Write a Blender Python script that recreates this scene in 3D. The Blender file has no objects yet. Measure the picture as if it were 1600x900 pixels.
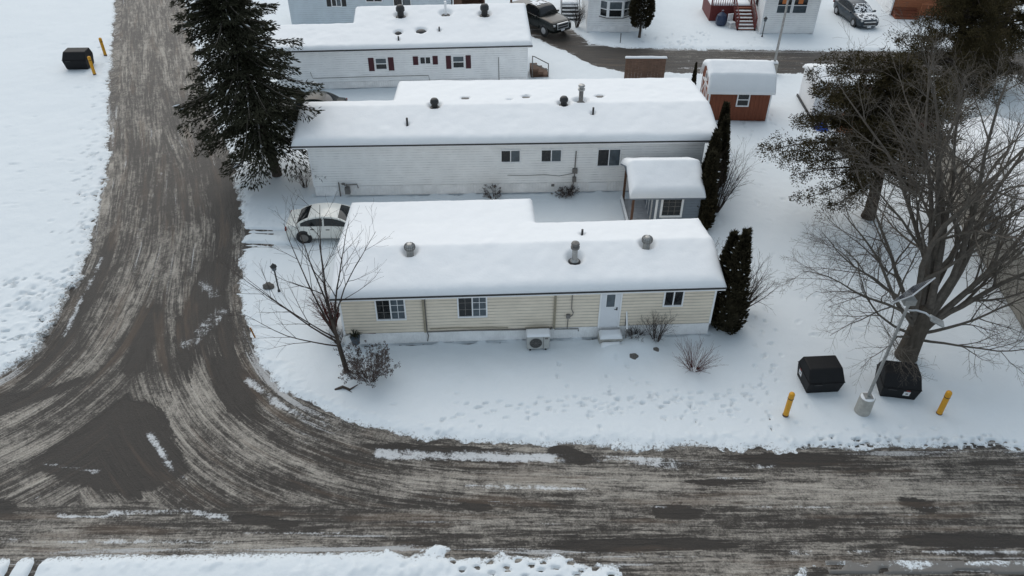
import bpy, bmesh, math, random
import numpy as np
from mathutils import Vector, Matrix, Euler
R = math.radians
random.seed(7); rng = np.random.default_rng(11)
sc = bpy.context.scene
col = sc.collection

# ------------------------------------------------------------------ camera
FPX, PITCH, ROLL, CAMH = 1228.0, R(38.2), R(0.2), 22.0
cd = bpy.data.cameras.new("camera"); cam = bpy.data.objects.new("camera", cd); col.objects.link(cam)
cd.sensor_width = 36.0; cd.lens = FPX / 1600 * 36.0; cd.clip_start = 0.1; cd.clip_end = 2000
cam.location = (0, 0, CAMH); cam.rotation_euler = (Matrix.Rotation(math.pi/2 - PITCH, 3, 'X') @ Matrix.Rotation(ROLL, 3, 'Z')).to_euler()
sc.camera = cam

# ------------------------------------------------------------------ light: dull winter sky, brighter behind the houses
SUN_EL, SUN_AZ = R(45), R(-16)          # azimuth from +Y, clockwise
w = bpy.data.worlds.new("World"); sc.world = w; w.use_nodes = True
nt = w.node_tree; bg = nt.nodes['Background']
sky = nt.nodes.new('ShaderNodeTexSky'); sky.sky_type = 'NISHITA'; sky.sun_disc = False
sky.sun_elevation = SUN_EL; sky.sun_rotation = SUN_AZ
sky.air_density = 1.0; sky.dust_density = 3.5; sky.ozone_density = 1.0
mx = nt.nodes.new('ShaderNodeMix'); mx.data_type = 'RGBA'; mx.inputs[0].default_value = .72     # cloud layer over the clear sky
mx.inputs[7].default_value = (3.05, 3.62, 4.02, 1)
nt.links.new(sky.outputs[0], mx.inputs[6]); nt.links.new(mx.outputs[2], bg.inputs[0]); bg.inputs[1].default_value = 0.15
sd = bpy.data.lights.new("sun", 'SUN'); so = bpy.data.objects.new("sun", sd); col.objects.link(so)
sd.energy = 1.3; sd.angle = R(80); sd.color = (1.0, 0.97, 0.92)
dv = Vector((math.sin(SUN_AZ)*math.cos(SUN_EL), math.cos(SUN_AZ)*math.cos(SUN_EL), math.sin(SUN_EL)))
so.rotation_euler = dv.to_track_quat('Z', 'Y').to_euler()
sc.view_settings.view_transform = 'Standard'; sc.view_settings.look = 'None'
sc.view_settings.gamma = 1.0; sc.view_settings.exposure = 0.10
sc.view_settings.use_curve_mapping = False

# ------------------------------------------------------------------ materials
def N(nt, t, **kw):
    n = nt.nodes.new(t)
    for k, v in kw.items():
        if k.startswith('i_'):
            n.inputs[k[2:].replace('_', ' ')].default_value = v
        else: setattr(n, k, v)
    return n
def mat(name, c, rough=0.7, var=0.12, scale=3.0, metal=0.0, bump=0.0, bscale=40.0, coat=0.0, stretch=None, emit=None):
    m = bpy.data.materials.new(name); m.use_nodes = True; nt = m.node_tree; b = nt.nodes['Principled BSDF']
    b.inputs['Roughness'].default_value = rough; b.inputs['Metallic'].default_value = metal
    b.inputs['Coat Weight'].default_value = coat
    tc = N(nt, 'ShaderNodeTexCoord'); src = tc.outputs['Object']
    if stretch:
        mp = N(nt, 'ShaderNodeMapping'); mp.inputs['Scale'].default_value = stretch
        nt.links.new(src, mp.inputs[0]); src = mp.outputs[0]
    no = N(nt, 'ShaderNodeTexNoise'); no.inputs['Scale'].default_value = scale; no.inputs['Detail'].default_value = 6
    no.inputs['Roughness'].default_value = 0.65
    nt.links.new(src, no.inputs['Vector'])
    cr = N(nt, 'ShaderNodeValToRGB')
    cr.color_ramp.elements[0].position = 0.3; cr.color_ramp.elements[1].position = 0.7
    cr.color_ramp.elements[0].color = (*[x*(1-var) for x in c], 1); cr.color_ramp.elements[1].color = (*[min(1, x*(1+var)) for x in c], 1)
    nt.links.new(no.outputs[0], cr.inputs[0]); nt.links.new(cr.outputs[0], b.inputs['Base Color'])
    if bump:
        n2 = N(nt, 'ShaderNodeTexNoise'); n2.inputs['Scale'].default_value = bscale; n2.inputs['Detail'].default_value = 5
        nt.links.new(src, n2.inputs['Vector'])
        bp = N(nt, 'ShaderNodeBump'); bp.inputs['Strength'].default_value = bump; bp.inputs['Distance'].default_value = 0.03
        nt.links.new(n2.outputs[0], bp.inputs['Height']); nt.links.new(bp.outputs[0], b.inputs['Normal'])
    if emit:
        b.inputs['Emission Color'].default_value = (*emit[:3], 1); b.inputs['Emission Strength'].default_value = emit[3]
    return m
M = {}
M['roofsnow'] = mat('roof_snow', (.80, .815, .83), .65, .02, 1.2, bump=.25, bscale=9)
M['cream'] = mat('cream_siding', (.79, .695, .565), .6, .10, 1.1, stretch=(1, 1, 2))
M['white_siding'] = mat('white_siding', (.87, .865, .85), .6, .07, .8)
M['white2'] = mat('weathered_white_siding', (.85, .85, .845), .6, .08, .7)
M['bluegrey'] = mat('blue_grey_siding', (.54, .60, .64), .6, .10, .8)
M['skirt'] = mat('white_skirting', (.85, .84, .83), .6, .12, 1.7)
M['trim'] = mat('white_trim', (.84, .84, .84), .5, .05, 2)
M['black'] = mat('black_metal', (.02, .02, .021), .5, .3, 8)
M['edge'] = mat('drip_edge', (.035, .033, .032), .7, .3, 6)
M['galv'] = mat('galvanised_metal', (.36, .36, .35), .42, .25, 9, metal=.6)
M['glass'] = mat('dark_glass', (.012, .014, .016), .06, .3, 1.2)
M['glass2'] = mat('screened_glass', (.075, .095, .11), .12, .35, 2.5)
M['pipe'] = mat('grey_pipe', (.16, .15, .14), .6, .25, 6)
M['brownpipe'] = mat('tan_downspout', (.30, .26, .19), .6, .12, 3)
M['door'] = mat('white_door', (.74, .75, .77), .45, .04, 2)
M['maroon'] = mat('maroon_shutter', (.065, .012, .02), .6, .15, 6)
M['redwood'] = mat('red_brown_siding', (.20, .058, .026), .75, .18, 2.5, stretch=(6, 6, .6))
M['wood'] = mat('weathered_brown_wood', (.13, .075, .05), .8, .3, 2.2, stretch=(1, 1, 5))
M['cedarwood'] = mat('orange_cedar_wood', (.33, .115, .05), .75, .25, 2.5, stretch=(1, 1, 5))
M['postwood'] = mat('brown_post_wood', (.12, .06, .035), .75, .2, 4)
M['redpaint'] = mat('dark_red_paint', (.13, .02, .018), .6, .2, 5)
M['shedgrey'] = mat('slate_shed_siding', (.17, .20, .235), .65, .12, 1.5)
M['concrete'] = mat('concrete', (.40, .385, .35), .85, .22, 6, bump=.4)
M['yellow'] = mat('yellow_plastic', (.66, .31, .008), .45, .12, 6)
M['binblack'] = mat('black_plastic', (.005, .005, .006), .62, .3, 5)
M['sticker'] = mat('white_sticker', (.72, .72, .72), .5, .05, 9)
M['redmark'] = mat('red_sticker', (.4, .03, .02), .5, .05, 9)
M['bark'] = mat('bark', (.075, .06, .05), .9, .35, 9, bump=.8, bscale=25, stretch=(1, 1, .3))
M['barkgrey'] = mat('grey_bark', (.088, .074, .060), .9, .3, 8, bump=.8, bscale=22, stretch=(1, 1, .3))
M['twig'] = mat('twigs', (.060, .046, .040), .9, .3, 6)
M['twiggrey'] = mat('grey_twigs', (.118, .102, .086), .9, .3, 6)
M['redtwig'] = mat('red_brown_twigs', (.10, .035, .03), .9, .3, 6)
M['spruce'] = mat('spruce_needles', (.036, .036, .022), .8, .45, 2.2)
M['pine'] = mat('olive_evergreen_needles', (.056, .044, .020), .8, .5, 1.6)
M['cedar'] = mat('cedar_foliage', (.040, .034, .019), .85, .5, 3)
M['flower'] = mat('dried_flowers', (.10, .078, .070), .9, .35, 7)
M['rubber'] = mat('tyre_rubber', (.015, .015, .016), .8, .2, 9)
M['rim'] = mat('wheel_rim', (.38, .38, .39), .35, .15, 9, metal=.7)
M['carwhite'] = mat('white_car_paint', (.74, .735, .69), .3, .05, 2, coat=.4)
M['carblack'] = mat('black_car_paint', (.006, .008, .007), .22, .3, 2, coat=.6)
M['cargrey'] = mat('slate_grey_car_paint', (.035, .045, .056), .3, .2, 2, coat=.5)
M['cargreen'] = mat('dark_green_car_paint', (.008, .014, .014), .3, .25, 2, coat=.5)
M['plate'] = mat('number_plate', (.7, .7, .72), .5, .04, 9)
M['lens'] = mat('headlight_lens', (.5, .5, .5), .15, .15, 8)
M['redlens'] = mat('tail_light_lens', (.18, .012, .012), .2, .15, 8)
M['tarp'] = mat('blue_tarp', (.02, .09, .46), .5, .15, 5)
M['solar'] = mat('solar_cells', (.02, .026, .04), .15, .2, 6)
M['alu'] = mat('aluminium', (.56, .57, .58), .4, .08, 6, metal=.4)
M['litwin'] = mat('lit_curtain', (.25, .09, .03), .8, .2, 6, emit=(1, .35, .12, .10))
M['acwhite'] = mat('beige_white_casing', (.42, .42, .40), .5, .08, 4)
M['grille'] = mat('fan_grille', (.05, .05, .05), .6, .2, 9)
M['rock'] = mat('rock', (.12, .11, .10), .9, .35, 5, bump=.5)
M['beige'] = mat('beige_siding', (.30, .275, .235), .7, .12, 1.2)
M['ceramic'] = mat('blue_grey_pot', (.06, .085, .11), .5, .15, 6)
M['chair'] = mat('white_plastic', (.7, .7, .7), .5, .05, 4)
M['bag'] = mat('dark_blue_bag', (.02, .035, .075), .35, .2, 6)
M['woodstake'] = mat('orange_brown_stake', (.34, .15, .03), .6, .1, 5)
M['deckboards'] = mat('snowy_deck_boards', (.42, .43, .45), .8, .25, 3, stretch=(1, 6, 1))

for k in ('pine', 'spruce', 'cedar', 'flower', 'twig', 'twiggrey', 'bark', 'barkgrey', 'redtwig'):
    M[k].node_tree.nodes['Principled BSDF'].inputs['Specular IOR Level'].default_value = .12
for k in ('carblack', 'binblack', 'cargreen', 'cargrey'):
    M[k].node_tree.nodes['Principled BSDF'].inputs['Specular IOR Level'].default_value = .3; M[k].node_tree.nodes['Principled BSDF'].inputs['Coat Weight'].default_value = .15 if k != 'binblack' else 0
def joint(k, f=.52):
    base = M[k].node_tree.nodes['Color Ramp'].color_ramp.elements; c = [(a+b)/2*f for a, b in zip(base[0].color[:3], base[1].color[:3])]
    return mat('shade_grime_' + k + '_joint', c, .8, .35, 1.3)  # shadow line under each lap, with some grime, put into a darker siding colour
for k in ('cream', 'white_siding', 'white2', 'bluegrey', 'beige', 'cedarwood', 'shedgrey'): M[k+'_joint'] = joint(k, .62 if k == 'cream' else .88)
# ------------------------------------------------------------------ helpers
def tag(o, label=None, cat=None, group=None, kind=None):
    if label: o['label'] = label
    if cat: o['category'] = cat
    if group: o['group'] = group
    if kind: o['kind'] = kind
    return o
def thing(name, label, cat, loc=(0, 0, 0), rz=0.0, group=None):
    o = bpy.data.objects.new(name, None); col.objects.link(o); o.empty_display_size = .3
    o.location = loc; o.rotation_euler = (0, 0, rz)
    return tag(o, label, cat, group)
def np_mesh(name, V, F, m, parent=None, smooth=False, loc=None):
    me = bpy.data.meshes.new(name); V = np.asarray(V, np.float32); F = np.asarray(F, np.int32)
    me.vertices.add(len(V)); me.vertices.foreach_set('co', V.ravel())
    k = F.shape[1]; me.loops.add(F.size); me.loops.foreach_set('vertex_index', F.ravel())
    me.polygons.add(len(F)); me.polygons.foreach_set('loop_start', np.arange(0, F.size, k, dtype=np.int32))
    if smooth: me.polygons.foreach_set('use_smooth', np.ones(len(F), bool))
    me.update(calc_edges=True); me.validate()
    if m: me.materials.append(m)
    o = bpy.data.objects.new(name, me); col.objects.link(o)
    if parent: o.parent = parent
    if loc is not None: o.location = loc
    return o
def copy_tree(o, parent=None):
    c = o.copy(); col.objects.link(c); c.parent = parent
    for ch in o.children: copy_tree(ch, c)
    return c
def front(y0=0.0): return lambda a, o, z: (a, y0 - o, z)
def back(y1): return lambda a, o, z: (a, y1 + o, z)
def left(x0=0.0): return lambda a, o, z: (x0 - o, a, z)
def right(x1): return lambda a, o, z: (x1 + o, a, z)
class MB:
    def __init__(s, xf=None): s.v = []; s.f = []; s.xf = xf; s.mi = {}
    def add(s, vs, fs, mi=0):
        if mi: s.mi.update({len(s.f)+k: mi for k in range(len(fs))})
        b = len(s.v)
        s.v += [s.xf(*p) if s.xf else tuple(p) for p in vs]; s.f += [tuple(i + b for i in f) for f in fs]
    def box(s, x0, y0, z0, x1, y1, z1):
        s.add([(x0, y0, z0), (x1, y0, z0), (x1, y1, z0), (x0, y1, z0), (x0, y0, z1), (x1, y0, z1), (x1, y1, z1), (x0, y1, z1)],
              [(0, 3, 2, 1), (4, 5, 6, 7), (0, 1, 5, 4), (1, 2, 6, 5), (2, 3, 7, 6), (3, 0, 4, 7)]); return s
    def tube(s, pts, rad, n=8, caps=True):
        pts = [Vector(p) for p in pts]; m = len(pts)
        if not hasattr(rad, '__len__'): rad = [rad]*m
        vs = []; fs = []; prev = None
        for i, p in enumerate(pts):
            d = (pts[min(i+1, m-1)] - pts[max(i-1, 0)])
            d = d.normalized() if d.length > 1e-9 else Vector((0, 0, 1))
            if prev is None:
                u = d.orthogonal().normalized()
            else:
                u = prev - d*prev.dot(d)
                u = u.normalized() if u.length > 1e-6 else d.orthogonal().normalized()
            prev = u; v = d.cross(u)
            for k in range(n):
                a = 2*math.pi*k/n; vs.append(tuple(p + (u*math.cos(a) + v*math.sin(a))*rad[i]))
        for i in range(m-1):
            for k in range(n):
                k2 = (k+1) % n; fs.append((i*n+k, i*n+k2, (i+1)*n+k2, (i+1)*n+k))
        if caps: fs.append(tuple(range(n-1, -1, -1))); fs.append(tuple((m-1)*n+k for k in range(n)))
        s.add(vs, fs); return s
    def lathe(s, prof, c=(0, 0, 0), n=16):
        vs = []; fs = []
        for r, z in prof:
            for k in range(n):
                a = 2*math.pi*k/n; vs.append((c[0]+r*math.cos(a), c[1]+r*math.sin(a), c[2]+z))
        for i in range(len(prof)-1):
            for k in range(n):
                k2 = (k+1) % n; fs.append((i*n+k, i*n+k2, (i+1)*n+k2, (i+1)*n+k))
        fs.append(tuple(range(n-1, -1, -1))); fs.append(tuple((len(prof)-1)*n+k for k in range(n)))
        s.add(vs, fs); return s
    def prism(s, poly, x0, x1):
        """poly of (y,z) swept along x"""
        n = len(poly); vs = [(x0, y, z) for y, z in poly] + [(x1, y, z) for y, z in poly]
        fs = [tuple(range(n)), tuple(range(2*n-1, n-1, -1))] + [(i, (i+1) % n + 0, (i+1) % n + n, i+n) for i in range(n)]
        s.add(vs, fs); return s
    def quad(s, *p): s.add(p, [tuple(range(len(p)))]); return s
    def build(s, name, m, parent=None, smooth=False, bevel=0.0, segs=2, loc=None):
        me = bpy.data.meshes.new(name); bm = bmesh.new()
        vv = [bm.verts.new(p) for p in s.v]
        for k, f in enumerate(s.f):
            try: bm.faces.new([vv[i] for i in f]).material_index = s.mi.get(k, 0)
            except ValueError: pass
        bmesh.ops.recalc_face_normals(bm, faces=bm.faces); bm.to_mesh(me); bm.free()
        me.materials.append(m)
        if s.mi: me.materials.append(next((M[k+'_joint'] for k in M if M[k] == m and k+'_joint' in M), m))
        if smooth:
            for p in me.polygons: p.use_smooth = True
        o = bpy.data.objects.new(name, me); col.objects.link(o)
        if parent: o.parent = parent
        if loc is not None: o.location = loc
        if bevel:
            b = o.modifiers.new('bevel', 'BEVEL'); b.width = bevel; b.segments = segs; b.limit_method = 'ANGLE'; b.angle_limit = R(35)
        return o
def split_build(mb, name, m, parent=None):
    """each connected piece becomes its own part"""
    par = list(range(len(mb.v)))
    def find(i):
        while par[i] != i: par[i] = par[par[i]]; i = par[i]
        return i
    for f in mb.f:
        for i in f[1:]: par[find(i)] = find(f[0])
    groups = {}
    for f in mb.f: groups.setdefault(find(f[0]), []).append(f)
    for fs in groups.values():
        ids = sorted({i for f in fs for i in f}); rem = {v: k for k, v in enumerate(ids)}
        q = MB(); q.add([mb.v[i] for i in ids], [tuple(rem[i] for i in f) for f in fs]); q.build(name, m, parent)
# smooth value noise for geometry
_tab = rng.random((256, 256))
def vnoise(x, y):
    xi = np.floor(x).astype(int); yi = np.floor(y).astype(int); fx = x-xi; fy = y-yi
    fx = fx*fx*(3-2*fx); fy = fy*fy*(3-2*fy); g = lambda a, b: _tab[a & 255, b & 255]
    return (g(xi, yi)*(1-fx)+g(xi+1, yi)*fx)*(1-fy)+(g(xi, yi+1)*(1-fx)+g(xi+1, yi+1)*fx)*fy
def fbm(x, y, o=4):
    r = 0; a = .5; t = 0
    for i in range(o): r = r + a*vnoise(x*2**i+17.3*i, y*2**i+9.1*i); t += a; a *= .5
    return r/t
def sstep(a, b, x): t = np.clip((x-a)/(b-a), 0, 1); return t*t*(3-2*t)
def seg_dist(px, py, poly, closed=True, want_u=False):
    best = np.full(px.shape, 1e9); bu = np.zeros(px.shape); acc = 0.0; n = len(poly)
    for i in range(n if closed else n-1):
        x0, y0 = poly[i]; x1, y1 = poly[(i+1) % n]; dx, dy = x1-x0, y1-y0; L = math.hypot(dx, dy)
        t = np.clip(((px-x0)*dx+(py-y0)*dy)/(L*L), 0, 1); d = np.hypot(px-x0-t*dx, py-y0-t*dy)
        m = d < best; best = np.where(m, d, best)
        if want_u: bu = np.where(m, acc+t*L, bu)
        acc += L
    return (best, bu) if want_u else best
def inside(px, py, poly):
    r = np.zeros(px.shape, bool); n = len(poly)
    for i in range(n):
        x0, y0 = poly[i]; x1, y1 = poly[(i+1) % n]
        if y0 == y1: continue
        c = ((y0 > py) != (y1 > py)) & (px < (x1-x0)*(py-y0)/(y1-y0)+x0); r ^= c
    return r
def sdist(px, py, poly):
    d = seg_dist(px, py, poly); return np.where(inside(px, py, poly), -d, d)
def smooth_line(pts, k=8):
    P = [np.array(p, float) for p in pts]; P = [2*P[0]-P[1]] + P + [2*P[-1]-P[-2]]; out = []
    for i in range(1, len(P)-2):
        for t in np.linspace(0, 1, k, endpoint=False):
            a, b, c, d = P[i-1:i+3]
            out.append(tuple(.5*((2*b)+(c-a)*t+(2*a-5*b+4*c-d)*t*t+(3*b-a-3*c+d)*t**3)))
    out.append(tuple(P[-2])); return out

# ------------------------------------------------------------------ ground, roads, snow
RE = smooth_line([(-36, 86), (-27.9, 67), (-20.6, 49), (-16.6, 40.5), (-15.1, 36.8), (-13.9, 33.5), (-13.1, 30.3), (-12.2, 27), (-10.7, 23.6), (-8.6, 21.1), (-5.6, 19.5), (-2.3, 18.8), (1.2, 18.62), (8, 18.5), (18.4, 18.5), (40, 18.4), (70, 18.3)], 5)
LE = smooth_line([(-41, 86), (-33.3, 67), (-26.5, 49), (-23.1, 40.4), (-21, 34), (-19.9, 30.2), (-19.3, 26), (-19.4, 23.4), (-20.4, 21.6), (-23, 20), (-28, 19.2), (-40, 18.8), (-70, 18.6)], 5)
ROAD = RE + [(70, 14.2), (17, 14.3), (9.6, 14.15), (8.4, 13.7), (7.2, 10.5), (4.0, 10.5), (3.6, 14.05), (1.5, 14.5), (-4, 14.65), (-8, 14.6), (-16, 14.4), (-70, 14.2)] + LE[::-1]
FAR = [(60, 52.3), (22.3, 52.45), (11.1, 52.5), (8.3, 52.5), (6.3, 53.4), (4.4, 55.8), (2.6, 58.2), (-0.5, 62.5), (1.2, 66), (3.4, 62.5), (5.0, 58.8), (5.6, 57.4), (7.5, 56.7), (12, 56.4), (23.5, 56.2), (60, 55.8)]
DIRTPAD = [(9.4, 13.9), (70, 13.8), (70, 10), (8, 10)]

def axis(spans):
    out = []
    for a, b, s in spans: out += list(np.arange(a, b-1e-6, s))
    out.append(spans[-1][1]); return np.array(out)
def grid_faces(nx, ny):
    i = np.arange(nx-1)[None, :] + nx*np.arange(ny-1)[:, None]; i = i.ravel()
    return np.stack([i, i+1, i+nx+1, i+nx], 1)

# deep frozen ground, one sheet to the horizon
g = MB(); g.quad((-900, -300, -.16), (900, -300, -.16), (900, 1500, -.16), (-900, 1500, -.16))
M['soil'] = mat('frozen_soil', (.06, .052, .045), .9, .3, .8)
tag(g.build('ground', M['soil']), kind='structure')

# --- road sheet
RZ = -0.06
xs = axis([(-60, -26, .5), (-26, 22, .12), (22, 46, .4)]); ys = axis([(9, 24, .12), (24, 44, .16), (44, 76, .4)])
X, Y = np.meshgrid(xs, ys); x = X.ravel(); y = Y.ravel()
sdr = np.minimum(sdist(x, y, ROAD), sdist(x, y, FAR)); sdr = np.minimum(sdr, sdist(x, y, DIRTPAD))
F = grid_faces(len(xs), len(ys)); F = F[(sdr[F].min(1) < 1.6)]
used = np.unique(F); rem = np.zeros(len(x), int); rem[used] = np.arange(len(used)); F = rem[F]; x = x[used]; y = y[used]
rz = RZ + .022*(fbm(x*.9, y*2.2, 4)-.5) + .03*(fbm(x*.25+40, y*.25, 3)-.5)
dR, uR = seg_dist(x, y, RE, False, True); dL, uL = seg_dist(x, y, LE, False, True)
road = np_mesh('road', np.stack([x, y, rz], 1), F, None, smooth=True); tag(road, kind='structure')
me = road.data
wR = sstep(-2.2, 2.2, dL-dR); wS = 1-sstep(15.3, 17.0, y + .8*(fbm(x*.3, y*.3)-.5))
wS = np.where(y > 40, 0, wS); wS = np.maximum(wS, ((y > 50) & (x > -6)).astype(float))
bare = np.zeros_like(x)
def blob(px, py, rx, ry, ang, k=1.0):
    global bare
    c, s_ = math.cos(R(ang)), math.sin(R(ang)); a = ((x-px)*c+(y-py)*s_)/rx; b = (-(x-px)*s_+(y-py)*c)/ry
    bare = np.maximum(bare, k*np.exp(-(a*a+b*b)**1.5))
TRI = [(-14.9, 21.5), (-13.2, 20.6), (-11.2, 17.6), (-12.6, 16.4), (-15.5, 17.1), (-17.4, 17.9), (-16.0, 19.4)]
bare = np.maximum(bare, 1-sstep(-.5, .3, sdist(x, y, TRI)))
blob(-17.8, 15.9, 1.3, .55, 0); blob(-20.5, 20.4, 2.4, .6, 22); blob(-18.2, 21.2, 2.4, .35, 35, .9)
blob(-13.6, 26.5, .85, 4.5, 6); blob(-15.4, 24.5, .6, 3.0, 8, .9); blob(-11.0, 21.9, .6, 2.6, 35, .9); blob(-15.2, 36.0, 1.2, 4.0, 16, .8)
blob(5.6, 16.0, 1.0, .32, 0, .9); blob(-1.2, 16.2, .6, .25, -10, .8); blob(13.7, 16.3, .7, .3, -15, .75); blob(15, 14.9, 3.0, .3, 0, .9); blob(4.6, 14.75, 3.5, .28, 0, .9)
blob(-8.2, 15.6, 1.2, .25, -8, .9); blob(9.8, 18.2, 2.6, .3, 0, .9); blob(2.2, 18.35, 1.0, .4, -20, 1); blob(-3, 18.6, 3, .25, -4, .8); blob(7.4, 17.2, 1.6, .2, 0, .8)
blob(8, 55, 4, 2.0, -20, .9); blob(4.2, 58, 1.5, 3, 35, .6); blob(20, 53.3, 12, .7, 0, .7)
bare = np.maximum(bare, .95*np.exp(-((dL-.55)/.3)**2)*sstep(21, 23, y)*(1-sstep(30, 34, y)))
bare = np.maximum(bare, .8*np.exp(-((dR-.7)/.4)**2)*sstep(20, 22, y)*(1-sstep(34, 38, y)))
bare = np.clip(bare*(.55+.9*fbm(x*.9, y*1.8, 5)), 0, 1)
at = me.attributes.new('bare', 'FLOAT', 'POINT'); at.data.foreach_set('value', bare.astype(np.float32))
for nm, val in (('wR', wR), ('wS', wS)):
    at = me.attributes.new(nm, 'FLOAT', 'POINT'); at.data.foreach_set('value', val.astype(np.float32))
pale = np.zeros_like(x)
for (cx_, cy_, rx_, ry_) in ((-13, 14.7, 4.5, .45), (-9, 14.6, 3, .4), (6.5, 12.6, 2.2, 1.4), (1, 17.3, 5, .5), (12, 16.6, 7, .6), (-18, 18.5, 4, .6), (-12.6, 19.5, 1.2, 2.5), (-16.5, 30, 1.5, 6)):
    pale = np.maximum(pale, np.exp(-((x-cx_)/rx_)**2-((y-cy_)/ry_)**2))
crust = np.zeros_like(x)
def bar(x0, y0, x1, y1, w_, k):
    global crust
    dx, dy = x1-x0, y1-y0; L_ = math.hypot(dx, dy); t = ((x-x0)*dx+(y-y0)*dy)/L_; c = (-(x-x0)*dy+(y-y0)*dx)/L_
    e = np.maximum(np.maximum(-t, t-L_)/.5+1-.0, np.abs(c)/w_) if L_ > 0 else 0
    e = np.maximum(np.maximum(np.maximum(-t, t-L_), 0)/.3, np.abs(c)/w_); crust = np.maximum(crust, k*np.clip(1.6-e, 0, 1))
bar(-4.6, 18.42, 2.0, 18.2, .22, 1); bar(2.8, 18.3, 5.6, 18.02, .22, .95); bar(5.6, 18.0, 9, 17.9, .10, .7); bar(-1.3, 17.02, 2.3, 16.92, .09, .9); bar(-13.1, 15.85, -11.0, 15.9, .15, 1); bar(-14.8, 15.75, -13.6, 15.72, .08, .95); bar(-10.8, 15.95, -9.6, 15.75, .12, .85)
bar(-13.1, 19.1, -12.0, 17.8, .11, .9); bar(-11.8, 17.6, -11.4, 17.4, .08, .75); bar(-13.4, 24.2, -12.7, 26.3, .38, .62); bar(-14.0, 28.4, -13.2, 27.4, .35, .6); bar(-10.3, 22.0, -9.0, 20.9, .16, .9); bar(-8.8, 20.7, -6.6, 19.6, .12, .85); bar(-16.3, 17.9, -14.6, 17.6, .08, .68)
bar(-16, 14.85, -9, 14.75, .10, .7); bar(-12, 15.2, -4, 15.1, .05, .7); bar(9, 14.5, 18, 14.5, .1, .8); bar(4, 16.2, 16, 16.25, .05, .65); bar(6, 17.4, 18, 17.3, .04, .6); bar(8, 15.6, 18, 15.55, .04, .6)
bar(12, 54.3, 26, 54.0, .12, .75); bar(9, 53.2, 20, 53.3, .1, .7); bar(-20.4, 44, -18.5, 32, .09, .5); bar(-19.5, 30, -18.8, 24.5, .12, .8)
crust = crust*np.clip(-.15+2.1*fbm(x*.8+3, y*1.9+8, 4), 0, 1.05)
at = me.attributes.new('crust', 'FLOAT', 'POINT'); at.data.foreach_set('value', crust.astype(np.float32))
pale -= .75*np.exp(-((x+16.5)/5)**2-((y-36)/13)**2) + .8*(y > 50)*(x > -5)
at = me.attributes.new('pale', 'FLOAT', 'POINT'); at.data.foreach_set('value', pale.astype(np.float32))
edge = np.exp(-np.maximum(-np.minimum(sdist(x, y, ROAD), sdist(x, y, FAR)), 0)/.45)
at = me.attributes.new('edge', 'FLOAT', 'POINT'); at.data.foreach_set('value', edge.astype(np.float32))
for nm, a, b in (('flowR', uR, dR), ('flowL', uL, dL), ('flowS', x, y)):
    at = me.attributes.new(nm, 'FLOAT_VECTOR', 'POINT'); at.data.foreach_set('vector', np.stack([a, b, 0*a], 1).astype(np.float32).ravel())

m = bpy.data.materials.new('slushy_asphalt'); m.use_nodes = True; nt = m.node_tree; b = nt.nodes['Principled BSDF']; L = nt.links.new
def attr(nt, n): a = N(nt, 'ShaderNodeAttribute'); a.attribute_name = n; return a
def math_(nt, op, a, b2=None, c=None, clamp=False):
    n = N(nt, 'ShaderNodeMath', operation=op); n.use_clamp = clamp
    for i, v in enumerate((a, b2, c)):
        if v is None: continue
        if isinstance(v, (int, float)): n.inputs[i].default_value = v
        else: nt.links.new(v, n.inputs[i])
    return n.outputs[0]
def noise(nt, vec, scl, detail=6, rough=.6, scale=1.0, dist=0.0):
    mp = N(nt, 'ShaderNodeMapping'); mp.inputs['Scale'].default_value = scl; nt.links.new(vec, mp.inputs[0])
    n = N(nt, 'ShaderNodeTexNoise'); n.inputs['Scale'].default_value = scale; n.inputs['Detail'].default_value = detail
    n.inputs['Roughness'].default_value = rough; n.inputs['Distortion'].default_value = dist
    nt.links.new(mp.outputs[0], n.inputs['Vector']); return n.outputs[0]
def mix(nt, f, a, b2):
    n = N(nt, 'ShaderNodeMix', data_type='FLOAT'); nt.links.new(f, n.inputs[0]); nt.links.new(a, n.inputs[2]); nt.links.new(b2, n.inputs[3]); return n.outputs[0]
def mixc(nt, f, a, b2):
    n = N(nt, 'ShaderNodeMix', data_type='RGBA')
    if isinstance(f, (int, float)): n.inputs[0].default_value = f
    else: nt.links.new(f, n.inputs[0])
    for i, v in ((6, a), (7, b2)):
        if isinstance(v, tuple): n.inputs[i].default_value = (*v, 1)
        else: nt.links.new(v, n.inputs[i])
    return n.outputs[2]
def ramp(nt, f, a, b2):
    n = N(nt, 'ShaderNodeMapRange', interpolation_type='SMOOTHSTEP'); n.inputs[1].default_value = a; n.inputs[2].default_value = b2
    nt.links.new(f, n.inputs[0]); return n.outputs[0]
tc = N(nt, 'ShaderNodeTexCoord'); obj = tc.outputs['Object']
aR, aL, aS = (attr(nt, k).outputs['Vector'] for k in ('flowR', 'flowL', 'flowS'))
wRn = attr(nt, 'wR').outputs['Fac']; wSn = attr(nt, 'wS').outputs['Fac']
jit = noise(nt, obj, (.5, .5, .5), 4)
wRn = ramp(nt, math_(nt, 'ADD', wRn, math_(nt, 'MULTIPLY', math_(nt, 'SUBTRACT', jit, .5), .9)), .38, .62)
wSn = ramp(nt, math_(nt, 'ADD', wSn, math_(nt, 'MULTIPLY', math_(nt, 'SUBTRACT', jit, .5), .9)), .36, .64)
def streak(su, sv, detail, rough, dist=0):
    r = [noise(nt, v, (su, sv, 1), detail, rough, 1.0, dist) for v in (aR, aL, aS)]
    return mix(nt, wSn, mix(nt, wRn, r[1], r[0]), r[2])
s_big = streak(.10, 1.1, 6, .62, .6)
s_fine = streak(.45, 8.0, 7, .75)
s_wht = streak(.12, 3.2, 6, .7, .3)
grain = noise(nt, obj, (14, 14, 14), 6, .75)
patch = noise(nt, obj, (.45, .45, .45), 6, .65)
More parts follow.
